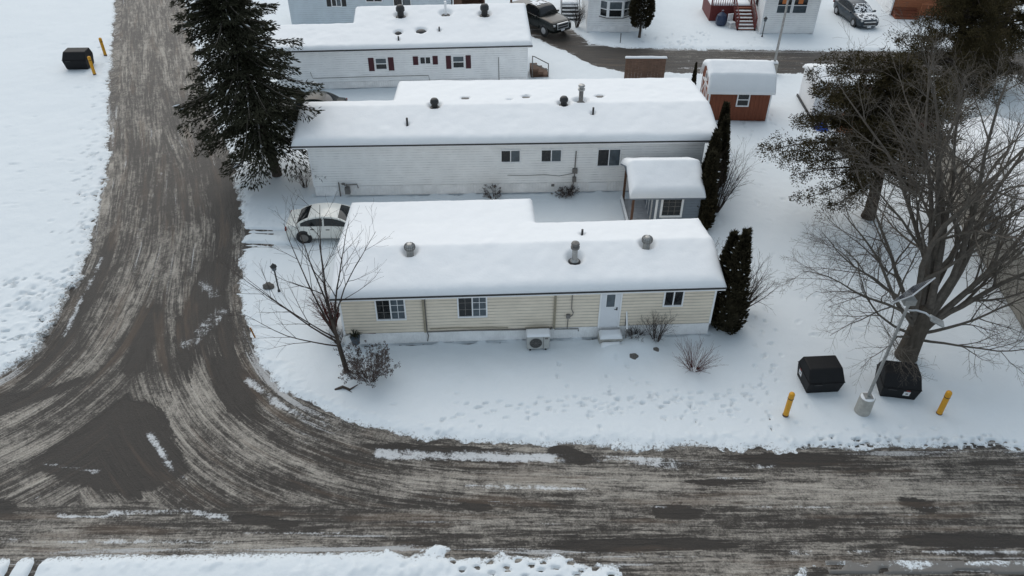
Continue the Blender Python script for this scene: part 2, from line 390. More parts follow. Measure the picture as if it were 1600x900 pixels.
bn = attr(nt, 'bare').outputs['Fac']
s_mid = streak(.25, 2.6, 8, .72, .8)
lump_ = noise(nt, obj, (3.2, 3.2, 3.2), 7, .7, 1.0, .6)
v = math_(nt, 'ADD', math_(nt, 'MULTIPLY', s_big, 1.0), math_(nt, 'MULTIPLY', s_fine, 1.6))
v = math_(nt, 'ADD', v, math_(nt, 'MULTIPLY', s_mid, 1.0))
v = math_(nt, 'ADD', v, math_(nt, 'MULTIPLY', grain, .85)); v = math_(nt, 'ADD', v, math_(nt, 'MULTIPLY', lump_, .8)); v = math_(nt, 'ADD', v, math_(nt, 'MULTIPLY', patch, .5))
bm_ = math_(nt, 'ADD', bn, math_(nt, 'MULTIPLY', math_(nt, 'SUBTRACT', s_mid, .5), 2.4)); bm_ = math_(nt, 'ADD', bm_, math_(nt, 'MULTIPLY', math_(nt, 'SUBTRACT', lump_, .5), 1.3))
v = math_(nt, 'SUBTRACT', v, math_(nt, 'MULTIPLY', ramp(nt, bm_, .32, .74), .70))
ed0 = attr(nt, 'edge').outputs['Fac']; v = math_(nt, 'ADD', v, math_(nt, 'MULTIPLY', attr(nt, 'pale').outputs['Fac'], .22))
slush = ramp(nt, v, 2.70, 3.27)
gm_ = noise(nt, obj, (26, 26, 26), 4, .7); gs_ = streak(1.2, 11, 4, .7)
mul = math_(nt, 'MAXIMUM', .25, math_(nt, 'SUBTRACT', math_(nt, 'ADD', math_(nt, 'MULTIPLY', gm_, 1.7), math_(nt, 'MULTIPLY', gs_, 1.3)), .45))
c1 = mixc(nt, slush, (.029, .023, .018), (.375, .34, .295))
vm = N(nt, 'ShaderNodeVectorMath', operation='SCALE'); nt.links.new(c1, vm.inputs[0]); nt.links.new(mul, vm.inputs['Scale']); c1 = vm.outputs[0]
brown = ramp(nt, streak(.18, 2.0, 5, .6), .52, .68)
c1 = mixc(nt, math_(nt, 'MULTIPLY', brown, .45), c1, (.115, .075, .048))
ed = attr(nt, 'edge').outputs['Fac']
wv = math_(nt, 'ADD', s_wht, math_(nt, 'MULTIPLY', ed, .10)); wv = math_(nt, 'ADD', wv, math_(nt, 'MULTIPLY', math_(nt, 'SUBTRACT', grain, .5), .22))
wfac = ramp(nt, math_(nt, 'SUBTRACT', wv, math_(nt, 'MULTIPLY', bn, .10)), .64, .70)
c1 = mixc(nt, math_(nt, 'MULTIPLY', wfac, .75), c1, (.55, .55, .55))
cr_n = math_(nt, 'ADD', math_(nt, 'MULTIPLY', math_(nt, 'SUBTRACT', s_mid, .5), 1.3), math_(nt, 'ADD', math_(nt, 'MULTIPLY', math_(nt, 'SUBTRACT', grain, .5), 1.5), math_(nt, 'MULTIPLY', math_(nt, 'SUBTRACT', lump_, .5), 1.6)))
crf = ramp(nt, math_(nt, 'ADD', attr(nt, 'crust').outputs['Fac'], cr_n), .50, 1.0)
c1 = mixc(nt, math_(nt, 'MULTIPLY', crf, .85), c1, (.70, .715, .73))
L(c1, b.inputs['Base Color'])
L(math_(nt, 'ADD', math_(nt, 'MULTIPLY', slush, .25), .58), b.inputs['Roughness'])
bp = N(nt, 'ShaderNodeBump'); bp.inputs['Strength'].default_value = .7; bp.inputs['Distance'].default_value = .05
L(math_(nt, 'ADD', v, math_(nt, 'MULTIPLY', grain, .6)), bp.inputs['Height']); L(bp.outputs[0], b.inputs['Normal'])
me.materials.append(m)

# --- snow sheet
xs = axis([(-900, -300, 200), (-300, -60, 40), (-60, -36, .5), (-36, -24, .15), (-24, 22, .065), (22, 50, .3), (50, 300, 50), (300, 900, 200)])
ys = axis([(-300, 0, 60), (0, 12.4, 3.1), (12.4, 26, .065), (26, 40, .11), (40, 62, .15), (62, 80, .3), (80, 300, 22), (300, 1500, 240)])
X, Y = np.meshgrid(xs, ys); x = X.ravel(); y = Y.ravel()
sd1 = sdist(x, y, ROAD); sd2 = sdist(x, y, FAR); d = np.minimum(sd1, sd2)
# pad beyond the pavement at the lower right
sd3 = sdist(x, y, DIRTPAD); d = np.minimum(d, sd3)
rag = (fbm(x*1.3, y*1.3, 5)-.5)
rough_e = np.where((x < -4) & (y < 15.5), .12, np.where((x > -4.5) & (x < -.5) & (y < 15.5), 1.3, .75))
d = d + rough_e*rag*np.exp(-np.abs(d)/1.0) + .45*np.minimum(rough_e, .8)*(fbm(x*4, y*4, 4)-.5)*np.exp(-np.abs(d)/.6)
base = .03 + .10*(fbm(x*.25, y*.25, 4)-.5) + .055*(fbm(x*1.5+5, y*1.5, 4)-.5)
ridge = np.exp(-((d-.55)/.45)**2)*(.01+.22*np.maximum(fbm(x*4.5, y*4.5, 4)-.5, 0))
z = np.where(d > 0, RZ-.03 + (base+ridge-RZ+.03)*sstep(-.02, .75, d) + .05*(fbm(x*6, y*6, 3)-.55)*np.exp(-d/.4), RZ-.06)
# left plowed heap of lumps
lump = np.exp(-(((x+21.5)/2.8)**2+((y-25.8)/3.6)**2)**1.5); z += (d > .3)*lump*(.02+.5*np.maximum(fbm(x*1.6, y*1.6, 5)-.4, 0)*2*.35)
lump = np.exp(-(((x+3.2)/3.2)**2+((y-13.7)/.5)**2)); z += (d > .1)*lump*(.30*np.maximum(fbm(x*3, y*3, 4)-.35, 0))
strip = np.zeros(len(x), bool)
z = np.where((y > 13.75) & (y < 14.2) & (x > 9.9) & (fbm(x*1.2, y*5) > .36), RZ+.06, z)   # low bank along the lower right kerb
# footprints
dark = np.zeros(len(x), bool)
def foot(px, py, ang, dep=.06, ln=.15, wd=.065, rim=.012):
    dep = dep*1.8; ln = ln*.85; wd = wd*.82
    i = np.nonzero((np.abs(x-px) < .4) & (np.abs(y-py) < .4))[0]
    c, s_ = math.cos(ang), math.sin(ang); a = ((x[i]-px)*c+(y[i]-py)*s_)/ln; bb = (-(x[i]-px)*s_+(y[i]-py)*c)/wd
    q = np.sqrt(a*a+bb*bb); z[i] += -dep*(1-sstep(.55, 1.25, q)) + rim*np.exp(-((q-1.5)/.35)**2)
rnd = random.Random(3)
def trail(pts, dep=.06, step=.62, gap=.13, wob=.06, rim=.012, ln=.15):
    P = smooth_line(pts, 6); s_ = 0; side = 1
    for (x0, y0), (x1, y1) in zip(P[:-1], P[1:]):
        l = math.hypot(x1-x0, y1-y0); an = math.atan2(y1-y0, x1-x0)
        while s_ < l:
            t = s_/l; foot(x0+(x1-x0)*t-math.sin(an)*gap*side+rnd.uniform(-wob, wob), y0+(y1-y0)*t+math.cos(an)*gap*side+rnd.uniform(-wob, wob), an+rnd.uniform(-.25, .25), dep*rnd.uniform(.6, 1.15), ln, .065, rim)
            side = -side; s_ += step*rnd.uniform(.85, 1.15)
        s_ -= l
for k in range(3):
    o = [-.25, .15, .5][k]
    trail([(10.9+o, 29.5), (10.6+o*.8, 27), (10.5+o, 24.5), (10.0+o, 22.3), (8.6, 21+o*.5), (5, 20.9+o*.6), (1, 20.6+o*.7), (-2.2, 20.1+o)], .05, .6+.07*k)
trail([(-3.2, 18.9), (-2.5, 19.8), (-1.8, 20.5), (-1.0, 20.9)], .07)
trail([(1.8, 23.0), (2.0, 22.3), (2.1, 21.4), (3.0, 20.2), (3.2, 19.2)], .055)
trail([(10.3, 22.6), (9.7, 21.2), (9.6, 20), (9.9, 18.9)], .06); trail([(4.3, 23.9), (4.6, 22.6), (6, 21.2), (8.6, 20.4)], .05)
trail([(3.6, 21.2), (5.6, 20.9), (7.4, 21.3), (9.6, 21.6)], .06, .5); trail([(7.0, 20.2), (9, 20.0), (11, 19.7), (16, 19.4)], .035)
for k in range(70):
    foot(rnd.gauss(4.8, 3.2), rnd.gauss(20.6, .7), rnd.uniform(-.5, .5)+rnd.choice((0, 1.2)), rnd.uniform(.02, .06), .12, .055)
trail([(-.6, 13.9), (.3, 14.0), (1.6, 13.95), (2.6, 13.75), (3.5, 13.8)], .16, .42, .10, .05, .0, .13); trail([(-1.9, 14.0), (-1.2, 13.8), (0.8, 13.65), (2.2, 13.55)], .15, .5, .1, .05, 0, .13)
trail([(13.4, 47), (14.5, 43), (14.6, 39)], .06); trail([(16.5, 50.5), (16.2, 47), (16, 44)], .05); trail([(19, 59.3), (17.9, 57.8), (17.5, 56.6)], .08)
for k in range(40): foot(rnd.uniform(9.5, 16.5), rnd.uniform(57, 60), rnd.uniform(0, 3), rnd.uniform(.03, .07), .2, .1)
for k in range(160):
    foot(rnd.uniform(-14.9, -12), rnd.uniform(24, 30.5)+0, rnd.uniform(0, 3), rnd.uniform(.01, .05), .1, .06) if k < 60 else foot(rnd.uniform(10.5, 18.5), rnd.gauss(18.9, .16), rnd.uniform(-.4, .4), rnd.uniform(.08, .2), rnd.uniform(.04, .12), .035, .0)
for k in range(120):
    a = rnd.uniform(0, 6.28); q = rnd.random()**.5; foot(-21.3+2.6*q*math.cos(a), 26+3.2*q*math.sin(a), rnd.uniform(-.3, .6), rnd.uniform(.03, .14), rnd.uniform(.08, .2), rnd.uniform(.04, .07))
for k in range(110):
    foot(rnd.uniform(-34, -21.5), rnd.uniform(28, 58), rnd.uniform(-.4, .4), rnd.uniform(.01, .035), rnd.uniform(.12, .4), rnd.uniform(.08, .2), .015)
for k in range(200):
    t_ = rnd.uniform(24, 58); foot(float(np.interp(t_, [p[1] for p in LE[::-1]], [p[0] for p in LE[::-1]]))-abs(rnd.gauss(.5, .7))-.2, t_, rnd.uniform(0, 3), rnd.uniform(.02, .07), rnd.uniform(.08, .25), rnd.uniform(.06, .12), .02)
trail([(-13.6, 29.5), (-12.9, 28), (-12.5, 26.4), (-12.2, 24.8)], .05, .5); trail([(-12.6, 34.6), (-11.6, 34.0), (-9, 34.0), (-7, 34.2)], .05, .5)
for k in range(60): foot(rnd.uniform(-14.0, -7.2), rnd.uniform(30.6, 35), rnd.uniform(0, 3), rnd.uniform(.015, .04), .16, .08)
for k in range(90): foot(rnd.uniform(10.5, 17.5), rnd.uniform(24, 50), rnd.uniform(0, 3), rnd.uniform(.008, .025), rnd.uniform(.15, .3), rnd.uniform(.1, .15), .01)
# wheel tracks of the white car into its drive
for yc, k in ((32.55, 1), (32.25, .8), (31.35, 1), (31.1, .8)):
    t = np.exp(-((y-yc-.04*np.sin(x*1.3))/.07)**2)*((x > -13.6) & (x < -10.2)); z -= .36*k*t*(.6+.6*fbm(x*2, y*2+yc))
for yc in (13.4,):
    for xc in (-14.85, -15.6): z -= .2*np.exp(-((x-xc)/.1)**2)*(y < 14.3)*(y > 12.6)
# strip of bare soil where snow has melted along the walls
for (ox, oy, an, L_) in ((-6.85, 24.10, 3.0, 15.1), (-10.42, 35.80, 2.2, 20.3), (-15.5, 49.1, 4.2, 16.5), (5.72, 59.99, 0, 4.2), (19.0, 59.75, 0, 4.1), (12.0, 44.95, -1.5, 3.7)):
    c_, s_ = math.cos(R(an)), math.sin(R(an)); a_ = (x-ox)*c_+(y-oy)*s_; b_ = -(x-ox)*s_+(y-oy)*c_
    near = np.exp(-((b_+.03)/.085)**2)*((a_ > -.2) & (a_ < L_+.1) & (b_ < .3)); z -= near*.55*np.maximum(fbm(x*1.7, y*1.7+oy, 4)-.34, 0)*1.6
# hollows round trunks, mound by the steps
for (px, py, r_, h_) in ((5.35, 24.15, .75, .30), (4.15, 23.7, .7, .30), (-5.9, 21.9, .8, .10), (7.3, 22.3, .9, .06), (16.0, 23.6, .8, .12), (-12.9, 37.7, 1.5, .15), (12.1, 21.9, 1.2, .05), (14.8, 21.7, 1.2, .05)):
    z += h_*np.exp(-((x-px)**2+(y-py)**2)/r_**2)
F = grid_faces(len(xs), len(ys)); F = F[z[F].max(1) > RZ-.045]
used = np.unique(F); rem = np.zeros(len(x), int); rem[used] = np.arange(len(used)); F = rem[F]; dd = d[used]
snow = np_mesh('snow_ground', np.stack([x, y, z], 1)[used], F, None, smooth=True); tag(snow, kind='structure')
dirt = np.exp(-np.maximum(dd, 0)/.55) + .30*np.exp(-(((x+21.5)/3)**2+((y-25.8)/4)**2))[used]
dirt = np.where(strip[used], .55, dirt)
at = snow.data.attributes.new('dirt', 'FLOAT', 'POINT'); at.data.foreach_set('value', dirt.astype(np.float32))
m = bpy.data.materials.new('snow'); m.use_nodes = True; nt = m.node_tree; b = nt.nodes['Principled BSDF']; L = nt.links.new
tc = N(nt, 'ShaderNodeTexCoord'); obj = tc.outputs['Object']
n1 = noise(nt, obj, (1, 1, 1), 7, .7, 2.2); n2 = noise(nt, obj, (1, 1, 1), 6, .75, 7.0); n3 = noise(nt, obj, (1, 1, 1), 4, .6, .35)
dn = attr(nt, 'dirt').outputs['Fac']
n4 = noise(nt, obj, (1, 1, 1), 5, .7, 13.0)
grime = ramp(nt, math_(nt, 'ADD', math_(nt, 'MULTIPLY', dn, .50), math_(nt, 'ADD', math_(nt, 'MULTIPLY', n2, .5), math_(nt, 'MULTIPLY', n4, .5))), .76, .90)
c1 = mixc(nt, n3, (.67, .715, .745), (.73, .77, .795))
c1 = mixc(nt, math_(nt, 'MULTIPLY', grime, .9), c1, (.10, .085, .07))
L(c1, b.inputs['Base Color']); b.inputs['Roughness'].default_value = .7
bp = N(nt, 'ShaderNodeBump'); bp.inputs['Strength'].default_value = .5; bp.inputs['Distance'].default_value = .06
L(math_(nt, 'ADD', n1, math_(nt, 'MULTIPLY', n2, .35)), bp.inputs['Height']); L(bp.outputs[0], b.inputs['Normal'])
snow.data.materials.append(m)

# ------------------------------------------------------------------ building kit
def lap(mb, a0, a1, z0, z1, h=.16, lip=.03, ext=None, o=0.0):
    """clapboard courses on a wall face; ext(z) -> (a0,a1) lets gables taper"""
    n = max(1, int(round((z1-z0)/h))); h = (z1-z0)/n
    for i in range(n):
        za, zb = z0+i*h, z0+(i+1)*h
        p0, p1 = ext(za) if ext else (a0, a1); q0, q1 = ext(zb) if ext else (a0, a1)
        if q1-q0 < .02: q0 = q1 = (q0+q1)/2; q1 += .01
        zj = za+h*.24; w_ = .012
        mb.add([(p0, o+w_, zj), (p1, o+w_, zj), (q1, o+.003, zb), (q0, o+.003, zb), (p0, o+.003, zj), (p1, o+.003, zj)], [(0, 1, 2, 3), (4, 5, 1, 0)])
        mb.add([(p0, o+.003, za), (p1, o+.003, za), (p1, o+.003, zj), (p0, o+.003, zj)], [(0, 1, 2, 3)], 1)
def ribs(mb, a0, a1, z0, z1, w=.11, dpt=.012, o=0.0):
    n = max(1, int(round((a1-a0)/w))); w = (a1-a0)/n
    for i in range(n):
        a = a0+i*w; g = w*.12
        mb.add([(a+g, o+dpt, z0), (a+w-g, o+dpt, z0), (a+w-g, o+dpt, z1), (a+g, o+dpt, z1), (a, o, z0), (a+w, o, z0), (a+w, o, z1), (a, o, z1)],
               [(0, 1, 2, 3), (4, 0, 3, 7), (1, 5, 6, 2), (3, 2, 6, 7)])
def window(parent, fm, a0, a1, z0, z1, cols=2, grid=None, lights=(0,), fw=.06, rows=1, frame_m='trim'):
    """frame + sill + mullions (one part), one pane mesh per sash"""
    fr = MB(fm); o0, o1 = -.01, .065
    fr.box(a0-fw, o0, z1, a1+fw, o1, z1+fw); fr.box(a0-fw, o0, z0-fw, a1+fw, o1+.02, z0)
    fr.box(a0-fw, o0, z0, a0, o1, z1); fr.box(a1, o0, z0, a1+fw, o1, z1)
    cw = (a1-a0)/cols; rh = (z1-z0)/rows
    for i in range(1, cols): fr.box(a0+i*cw-.025, o0, z0, a0+i*cw+.025, o1-.005, z1)
    for j in range(1, rows): fr.box(a0, o0, z0+j*rh-.025, a1, o1-.007, z0+j*rh+.025)
    f = fr.build('window', M[frame_m], parent)
    k = 0
    for i in range(cols):
        for j in range(rows):
            b0 = a0+i*cw+(.025 if i else 0); b1 = a0+(i+1)*cw-(.025 if i < cols-1 else 0)
            c0 = z0+j*rh+(.025 if j else 0); c1 = z0+(j+1)*rh-(.025 if j < rows-1 else 0)
            p = MB(fm); p.box(b0+.002, o0+.001, c0+.002, b1-.002, .034, c1-.002)
            p.build('pane', M['glass2'] if k in lights else M['glass'], f)
            if grid and (grid[2] is None or k in grid[2]):
                gm = MB(fm)
                for q in range(1, grid[0]): t = b0+(b1-b0)*q/grid[0]; gm.box(t-.011, .03, c0, t+.011, .046, c1)
                for q in range(1, grid[1]): t = c0+(c1-c0)*q/grid[1]; gm.box(b0, .029, t-.011, b1, .044, t+.011)
                gm.build('muntin', M[frame_m] if k in lights else M['pipe'], f)
            k += 1
    return f
def snow_cap(parent, rects, plane, thick=.26, res=.09, rad=.32, holes=(), name='snow_cover', lip=.05, wav=.02, seed=0, drop=.0):
    """snow lying on a roof: union of (x0,y0,x1,y1), with rounded edges and melted hollows"""
    xs_ = sorted({r[0] for r in rects} | {r[2] for r in rects}); ys_ = sorted({r[1] for r in rects} | {r[3] for r in rects})
    def fill(a):
        out = []
        for p, q in zip(a[:-1], a[1:]):
            n = max(1, int(math.ceil((q-p)/res))); out += list(np.linspace(p, q, n, endpoint=False))
        return np.array(out+[a[-1]])
    gx, gy = fill(xs_), fill(ys_); nx, ny = len(gx), len(gy)
    X, Y = np.meshgrid(gx, gy)
    cx = (gx[:-1]+gx[1:])/2; cy = (gy[:-1]+gy[1:])/2; CX, CY = np.meshgrid(cx, cy)
    inn = np.zeros(CX.shape, bool)
    for r in rects: inn |= (CX > r[0]) & (CX < r[2]) & (CY > r[1]) & (CY < r[3])
    # distance to the outline of the union
    padded = np.pad(inn, 1); segs = []
    for j in range(ny-1):
        for i in range(nx-1):
            if not inn[j, i]: continue
            if not padded[j+1, i]: segs.append((gx[i], gy[j], gx[i], gy[j+1], 1, 0))
            if not padded[j+1, i+2]: segs.append((gx[i+1], gy[j], gx[i+1], gy[j+1], 1, 0))
            if not padded[j, i+1]: segs.append((gx[i], gy[j], gx[i+1], gy[j], 0, 1))
            if not padded[j+2, i+1]: segs.append((gx[i], gy[j+1], gx[i+1], gy[j+1], 0, 1))
    sg = np.array([s_[:4] for s_ in segs])
    dist = np.full(X.shape, 9.0)
    for a in sg[np.lexsort((sg[:, 0],))]:
        px = np.clip(X, min(a[0], a[2]), max(a[0], a[2])); py = np.clip(Y, min(a[1], a[3]), max(a[1], a[3]))
        dist = np.minimum(dist, np.hypot(X-px, Y-py))
    dist = dist*(.78+.5*fbm(X*1.1+seed, Y*1.1+seed*2, 3))
    t = np.clip(dist/rad, 0, 1); prof = np.sqrt(np.clip(1-(1-t)**2, 0, 1))
    Z0 = plane(X, Y); H = lip*(.6+.9*fbm(X*2.3+seed, Y*2.3, 3)) + (thick-lip)*prof + wav*2.6*(fbm(X*.6+seed, Y*.9+seed, 3)-.5)*prof + wav*.8*(fbm(X*2.2+seed, Y*2.2+seed, 4)-.5)*prof
    for hx, hy, r0, r1 in holes:
        q = np.hypot(X-hx, Y-hy); H = H*(.02+.98*sstep(r0, r1, q))
    Z = Z0+H
    V = np.stack([X, Y, Z], 2).reshape(-1, 3)
    ids = np.arange(nx*ny).reshape(ny, nx); f = []
    jj, ii = np.nonzero(inn)
    F = np.stack([ids[jj, ii], ids[jj, ii+1], ids[jj+1, ii+1], ids[jj+1, ii]], 1)
    # skirt
    base = len(V); VB = V.copy(); VB[:, 2] = Z0.ravel() - .005
    sk = []
    for j, i in zip(jj, ii):
        if not padded[j+1, i]: sk.append((ids[j+1, i], ids[j, i], ids[j, i]+base, ids[j+1, i]+base)[::-1])
        if not padded[j+1, i+2]: sk.append((ids[j, i+1], ids[j+1, i+1], ids[j+1, i+1]+base, ids[j, i+1]+base)[::-1])
        if not padded[j, i+1]: sk.append((ids[j, i], ids[j, i+1], ids[j, i+1]+base, ids[j, i]+base)[::-1])
        if not padded[j+2, i+1]: sk.append((ids[j+1, i+1], ids[j+1, i], ids[j+1, i]+base, ids[j+1, i+1]+base)[::-1])
    V = np.vstack([V, VB]); F = np.vstack([F, np.array(sk)])
    used = np.unique(F); rem = np.zeros(len(V), int); rem[used] = np.arange(len(used))
    return np_mesh(name, V[used], rem[F], M['roofsnow'], parent, smooth=False if False else True)
def turbine(parent, x, y, z, mname='galv', r=.21, h=.48):
    b = MB(); b.lathe([(r*.72, -.15), (r*.72, h*.42), (r*.62, h*.44)], (x, y, z), 18)
    o = b.build('roof_vent', M[mname], parent, smooth=False)
    c = MB(); c.lathe([(r*.7, h*.42), (r*.98, h*.55), (r*1.05, h*.75), (r*.9, h*.93), (r*.5, h*1.04), (.02, h*1.07)], (x, y, z), 18)
    c.build('turbine_head', M[mname], o, smooth=True)
    f = MB()
    for k in range(14):
        a = 2*math.pi*k/14; ca, sa = math.cos(a), math.sin(a)
        f.tube([(x+ca*r*q, y+sa*r*q, z+h*t) for q, t in ((.74, .44), (1.02, .56), (1.09, .75), (.94, .93), (.52, 1.05))], .010, 4)
    for t, q in ((.5, .92), (.66, 1.07), (.84, 1.04)):
        f.tube([(x+math.cos(2*math.pi*k/16)*r*q, y+math.sin(2*math.pi*k/16)*r*q, z+h*t) for k in range(17)], .010, 4)
    f.build('vane', M['pipe'] if mname == 'galv' else M['black'], o)
    return o
def mushroom(parent, x, y, z, mname='black', r=.24, h=.5):
    b = MB(); b.lathe([(r*1.15, -.12), (r*1.1, .04), (r*.72, .06), (r*.72, h*.55)], (x, y, z), 16)
    o = b.build('roof_vent', M[mname], parent)
    c = MB(); c.lathe([(r*.9, h*.5), (r*1.0, h*.56), (r*.98, h*.8), (r*.7, h*.98), (.02, h*1.04)], (x, y, z), 16); c.build('vent_cap', M[mname], o, smooth=True)
    return o
def chimney(parent, x, y, z, h=1.0, r=.11, mname='galv'):
    b = MB(); b.lathe([(r*1.9, -.1), (r*1.7, .10), (r*1.05, .2), (r, .22), (r, h*.74)], (x, y, z), 16); o = b.build('chimney', M[mname], parent, smooth=False)
    c = MB(); c.lathe([(r*1.05, h*.70), (r*1.55, h*.72), (r*1.6, h*.80), (r*1.0, h*.83), (r*.95, h*.90), (r*1.55, h*.91), (r*1.3, h*.98), (.02, h*1.02)], (x, y, z), 16)
    c.build('chimney_cap', M['galv'] if mname != 'galv' else M['pipe'], o)
    k = MB(); k.lathe([(r*2.1, .02), (r*2.2, .07), (r*1.8, .12)], (x, y, z), 16); k.build('flashing_collar', M['black'], o)
    return o
def stub(parent, x, y, z, h=.4, r=.045, mname='black'):
    b = MB(); b.tube([(x, y, z-.1), (x, y, z+h)], r, 10); return b.build('vent_pipe', M[mname], parent)
def roof(parent, rects_prof, m='trim', edge_rects=None):
    """each: x0,x1,[(y,z)...] top line; a slab under it"""
    mb = MB()
    for x0, x1, prof in rects_prof:
        poly = [(y, z) for y, z in prof] + [(y, z-.14) for y, z in prof[::-1]]
        mb.prism(poly, x0, x1)
    return mb.build('roof', M[m], parent)
def gable_ext(y0, y1, zfun):
    """extent of a wall y0..y1 under roof line zfun at height z (single ridge)"""
    ysamp = np.linspace(y0, y1, 200); zs = np.array([zfun(v) for v in ysamp])
    def e(z):
        ok = ysamp[zs >= z]
        return (ok[0], ok[-1]) if len(ok) else ((y0+y1)/2, (y0+y1)/2)
    return e

# ------------------------------------------------------------------ cream mobile home in the middle
H1 = thing('mobile_home', 'cream sided mobile home with white door and deep snow on its roof, nearest the camera', 'house', (-6.85, 24.10, 0), R(3.0))
LX = 15.12; D1 = 4.05; D1b = 6.6; XB = 7.9
def p1(x, y):
    z = np.where(y < 2.0, 3.24-.24*(2.0-y), np.where(y < 4.3, 3.24-.20*(y-2.0), 2.78-.13*(y-4.3)))
    return z
f = front(0); l = left(0); r = right(LX)
c = MB(); c.box(.02, .02, 0, LX-.02, D1-.02, 2.66); c.box(.02, D1-.03, 0, XB-.02, D1b-.02, 2.36); c.prism([(.02, 2.6), (2.0, 3.10), (D1-.02, 2.66)], .02, LX-.02)
c.prism([(D1-.05, 2.3), (D1-.05, 2.68), (D1b-.02, 2.38), (D1b-.02, 2.3)], .02, XB-.02)
wl = c.build('wall', M['cream'], H1)
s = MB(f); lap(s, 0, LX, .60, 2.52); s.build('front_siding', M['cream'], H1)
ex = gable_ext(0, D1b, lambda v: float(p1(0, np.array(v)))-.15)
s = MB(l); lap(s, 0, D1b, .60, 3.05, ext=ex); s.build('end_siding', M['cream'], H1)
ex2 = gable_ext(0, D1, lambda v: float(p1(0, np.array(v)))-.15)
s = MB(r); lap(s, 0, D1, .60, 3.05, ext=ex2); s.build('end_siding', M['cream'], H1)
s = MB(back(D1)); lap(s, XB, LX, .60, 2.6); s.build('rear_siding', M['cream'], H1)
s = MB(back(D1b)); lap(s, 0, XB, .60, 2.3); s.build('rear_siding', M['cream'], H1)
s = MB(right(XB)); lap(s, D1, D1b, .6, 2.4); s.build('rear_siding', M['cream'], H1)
k = MB(f); ribs(k, 0, LX, 0.0, .585, .10, .012, -.012); k.xf = l; ribs(k, 0, D1b, 0, .585, .10, .012, -.012); k.xf = r; ribs(k, 0, D1, 0, .585, .1, .012, -.012)
k.build('skirting', M['skirt'], H1)
t = MB(f); t.box(-.02, 0, 2.52, LX+.02, .035, 2.68); t.build('frieze_board', M['trim'], H1)
t = MB(f); t.box(-.03, -.03, .585, .05, .03, 2.52); t.box(LX-.05, -.03, .585, LX+.03, .03, 2.52)
t.xf = None; t.box(-.03, D1b-.05, .585, .0, D1b, 2.3); split_build(t, 'corner_trim', M['trim'], H1)
prof = [(y, float(p1(0, np.array(y)))) for y in (-.3, 2.0, 4.32)]; prof2 = prof[1:] + [(D1b+.25, float(p1(0, np.array(D1b+.25))))]
roof(H1, [(XB+.24, LX+.26, prof), (-.26, XB+.24, prof[:2]+[(4.32, prof[2][1]), prof2[-1]])])
e = MB(); z_ = float(p1(0, np.array(-.3))); e.box(-.28, -.335, z_-.05, LX+.28, -.302, z_+.025); e.build('drip_edge', M['edge'], H1)
V1 = (3.72-.9, 1.98, 0); 
snow_cap(H1, [(-.27, -.31, LX+.27, 4.33), (-.27, 4.33, XB+.25, D1b+.27)], p1, .30, .10, .42, holes=((2.80, 1.75, .17, .38), (12.50, 1.80, .17, .38), (9.45, 1.15, .2, .42), (9.95, 2.75, .05, .14)), seed=3)
turbine(H1, 2.80, 1.75, float(p1(0, np.array(1.75)))+.12); turbine(H1, 12.50, 1.80, float(p1(0, np.array(1.8)))+.12)
chimney(H1, 9.45, 1.15, float(p1(0, np.array(1.15)))+.02, 1.02, .115); stub(H1, 9.95, 2.75, float(p1(0, np.array(2.75))), .5, .05)
window(H1, f, 1.45, 2.54, 1.38, 2.42, 2, (2, 3, None), (1,)); window(H1, f, 4.72, 5.81, 1.40, 2.44, 2, (2, 3, None), (1,))
window(H1, f, 13.06, 13.77, 1.66, 2.46, 2, None, ())
window(H1, l, 1.2, 2.3, 1.4, 2.4, 2, None, ())
dr = MB(f); dr.box(10.48, .02, .60, 11.24, .055, 2.46); dr = dr.build('door', M['door'], H1)
q = MB(f); q.box(10.41, -.01, .58, 10.475, .07, 2.515); q.box(11.245, -.01, .58, 11.31, .07, 2.515); q.box(10.475, -.01, 2.465, 11.245, .07, 2.515); q.build('door_frame', M['trim'], dr)
q = MB(f); q.box(10.68, .05, 1.68, 11.02, .062, 2.32); q.build('door_window', M['glass2'], dr)
q = MB(f); q.box(10.65, .05, 1.65, 10.68, .07, 2.35); q.box(11.02, .05, 1.65, 11.05, .07, 2.35); q.box(10.68, .05, 2.32, 11.02, .07, 2.35); q.box(10.68, .05, 1.65, 11.02, .07, 1.68); q.build('window_trim', M['trim'], dr)
q = MB(f); q.box(11.11, .055, 1.5, 11.16, .07, 1.64); q.tube([(11.135, .07, 1.57), (11.135, .10, 1.57), (11.02, .105, 1.56)], .014, 6); q.build('handle', M['black'], dr)
for a in (3.31, 8.60):
    q = MB(f); q.box(a-.045, .012, .62, a+.045, .085, 2.50); q.build('downspout', M['brownpipe'], H1)
q = MB(f); q.tube([(3.38, .06, 2.35), (3.38, .06, .64), (3.42, .05, .42), (3.36, .05, .12)], .022, 6); q.tube([(3.4, .06, .63), (5.2, .06, .645), (7.0, .06, .60), (8.45, .06, .60)], .028, 6)
q.tube([(8.45, .06, .60), (8.5, .1, .68), (8.5, .16, .68)], .04, 6); q.tube([(8.62, .05, .56), (9.62, .05, .54), (9.62, .05, .42)], .024, 6); split_build(q, 'conduit', M['pipe'], H1)
q = MB(f); q.tube([(9.28, .05, 2.5), (9.28, .06, 1.62), (9.36, .06, 1.42), (9.34, .05, 1.3), (9.16, .06, 1.14), (9.15, .05, .56)], .018, 6); mt_ = q.build('meter_cable', M['pipe'], H1)
q = MB(f); q.box(9.08, .02, 1.16, 9.24, .11, 1.34); q.box(9.22, .02, 2.44, 9.33, .09, 2.54); split_build(q, 'junction_box', M['pipe'], mt_)
q = MB(f); q.tube([(3.5, .055, .78), (4.6, .06, .80), (6.7, .06, .72)], .02, 5); q.tube([(7.4, .055, .68), (8.4, .06, .70)], .018, 5); split_build(q, 'hose', M['brownpipe'], H1)

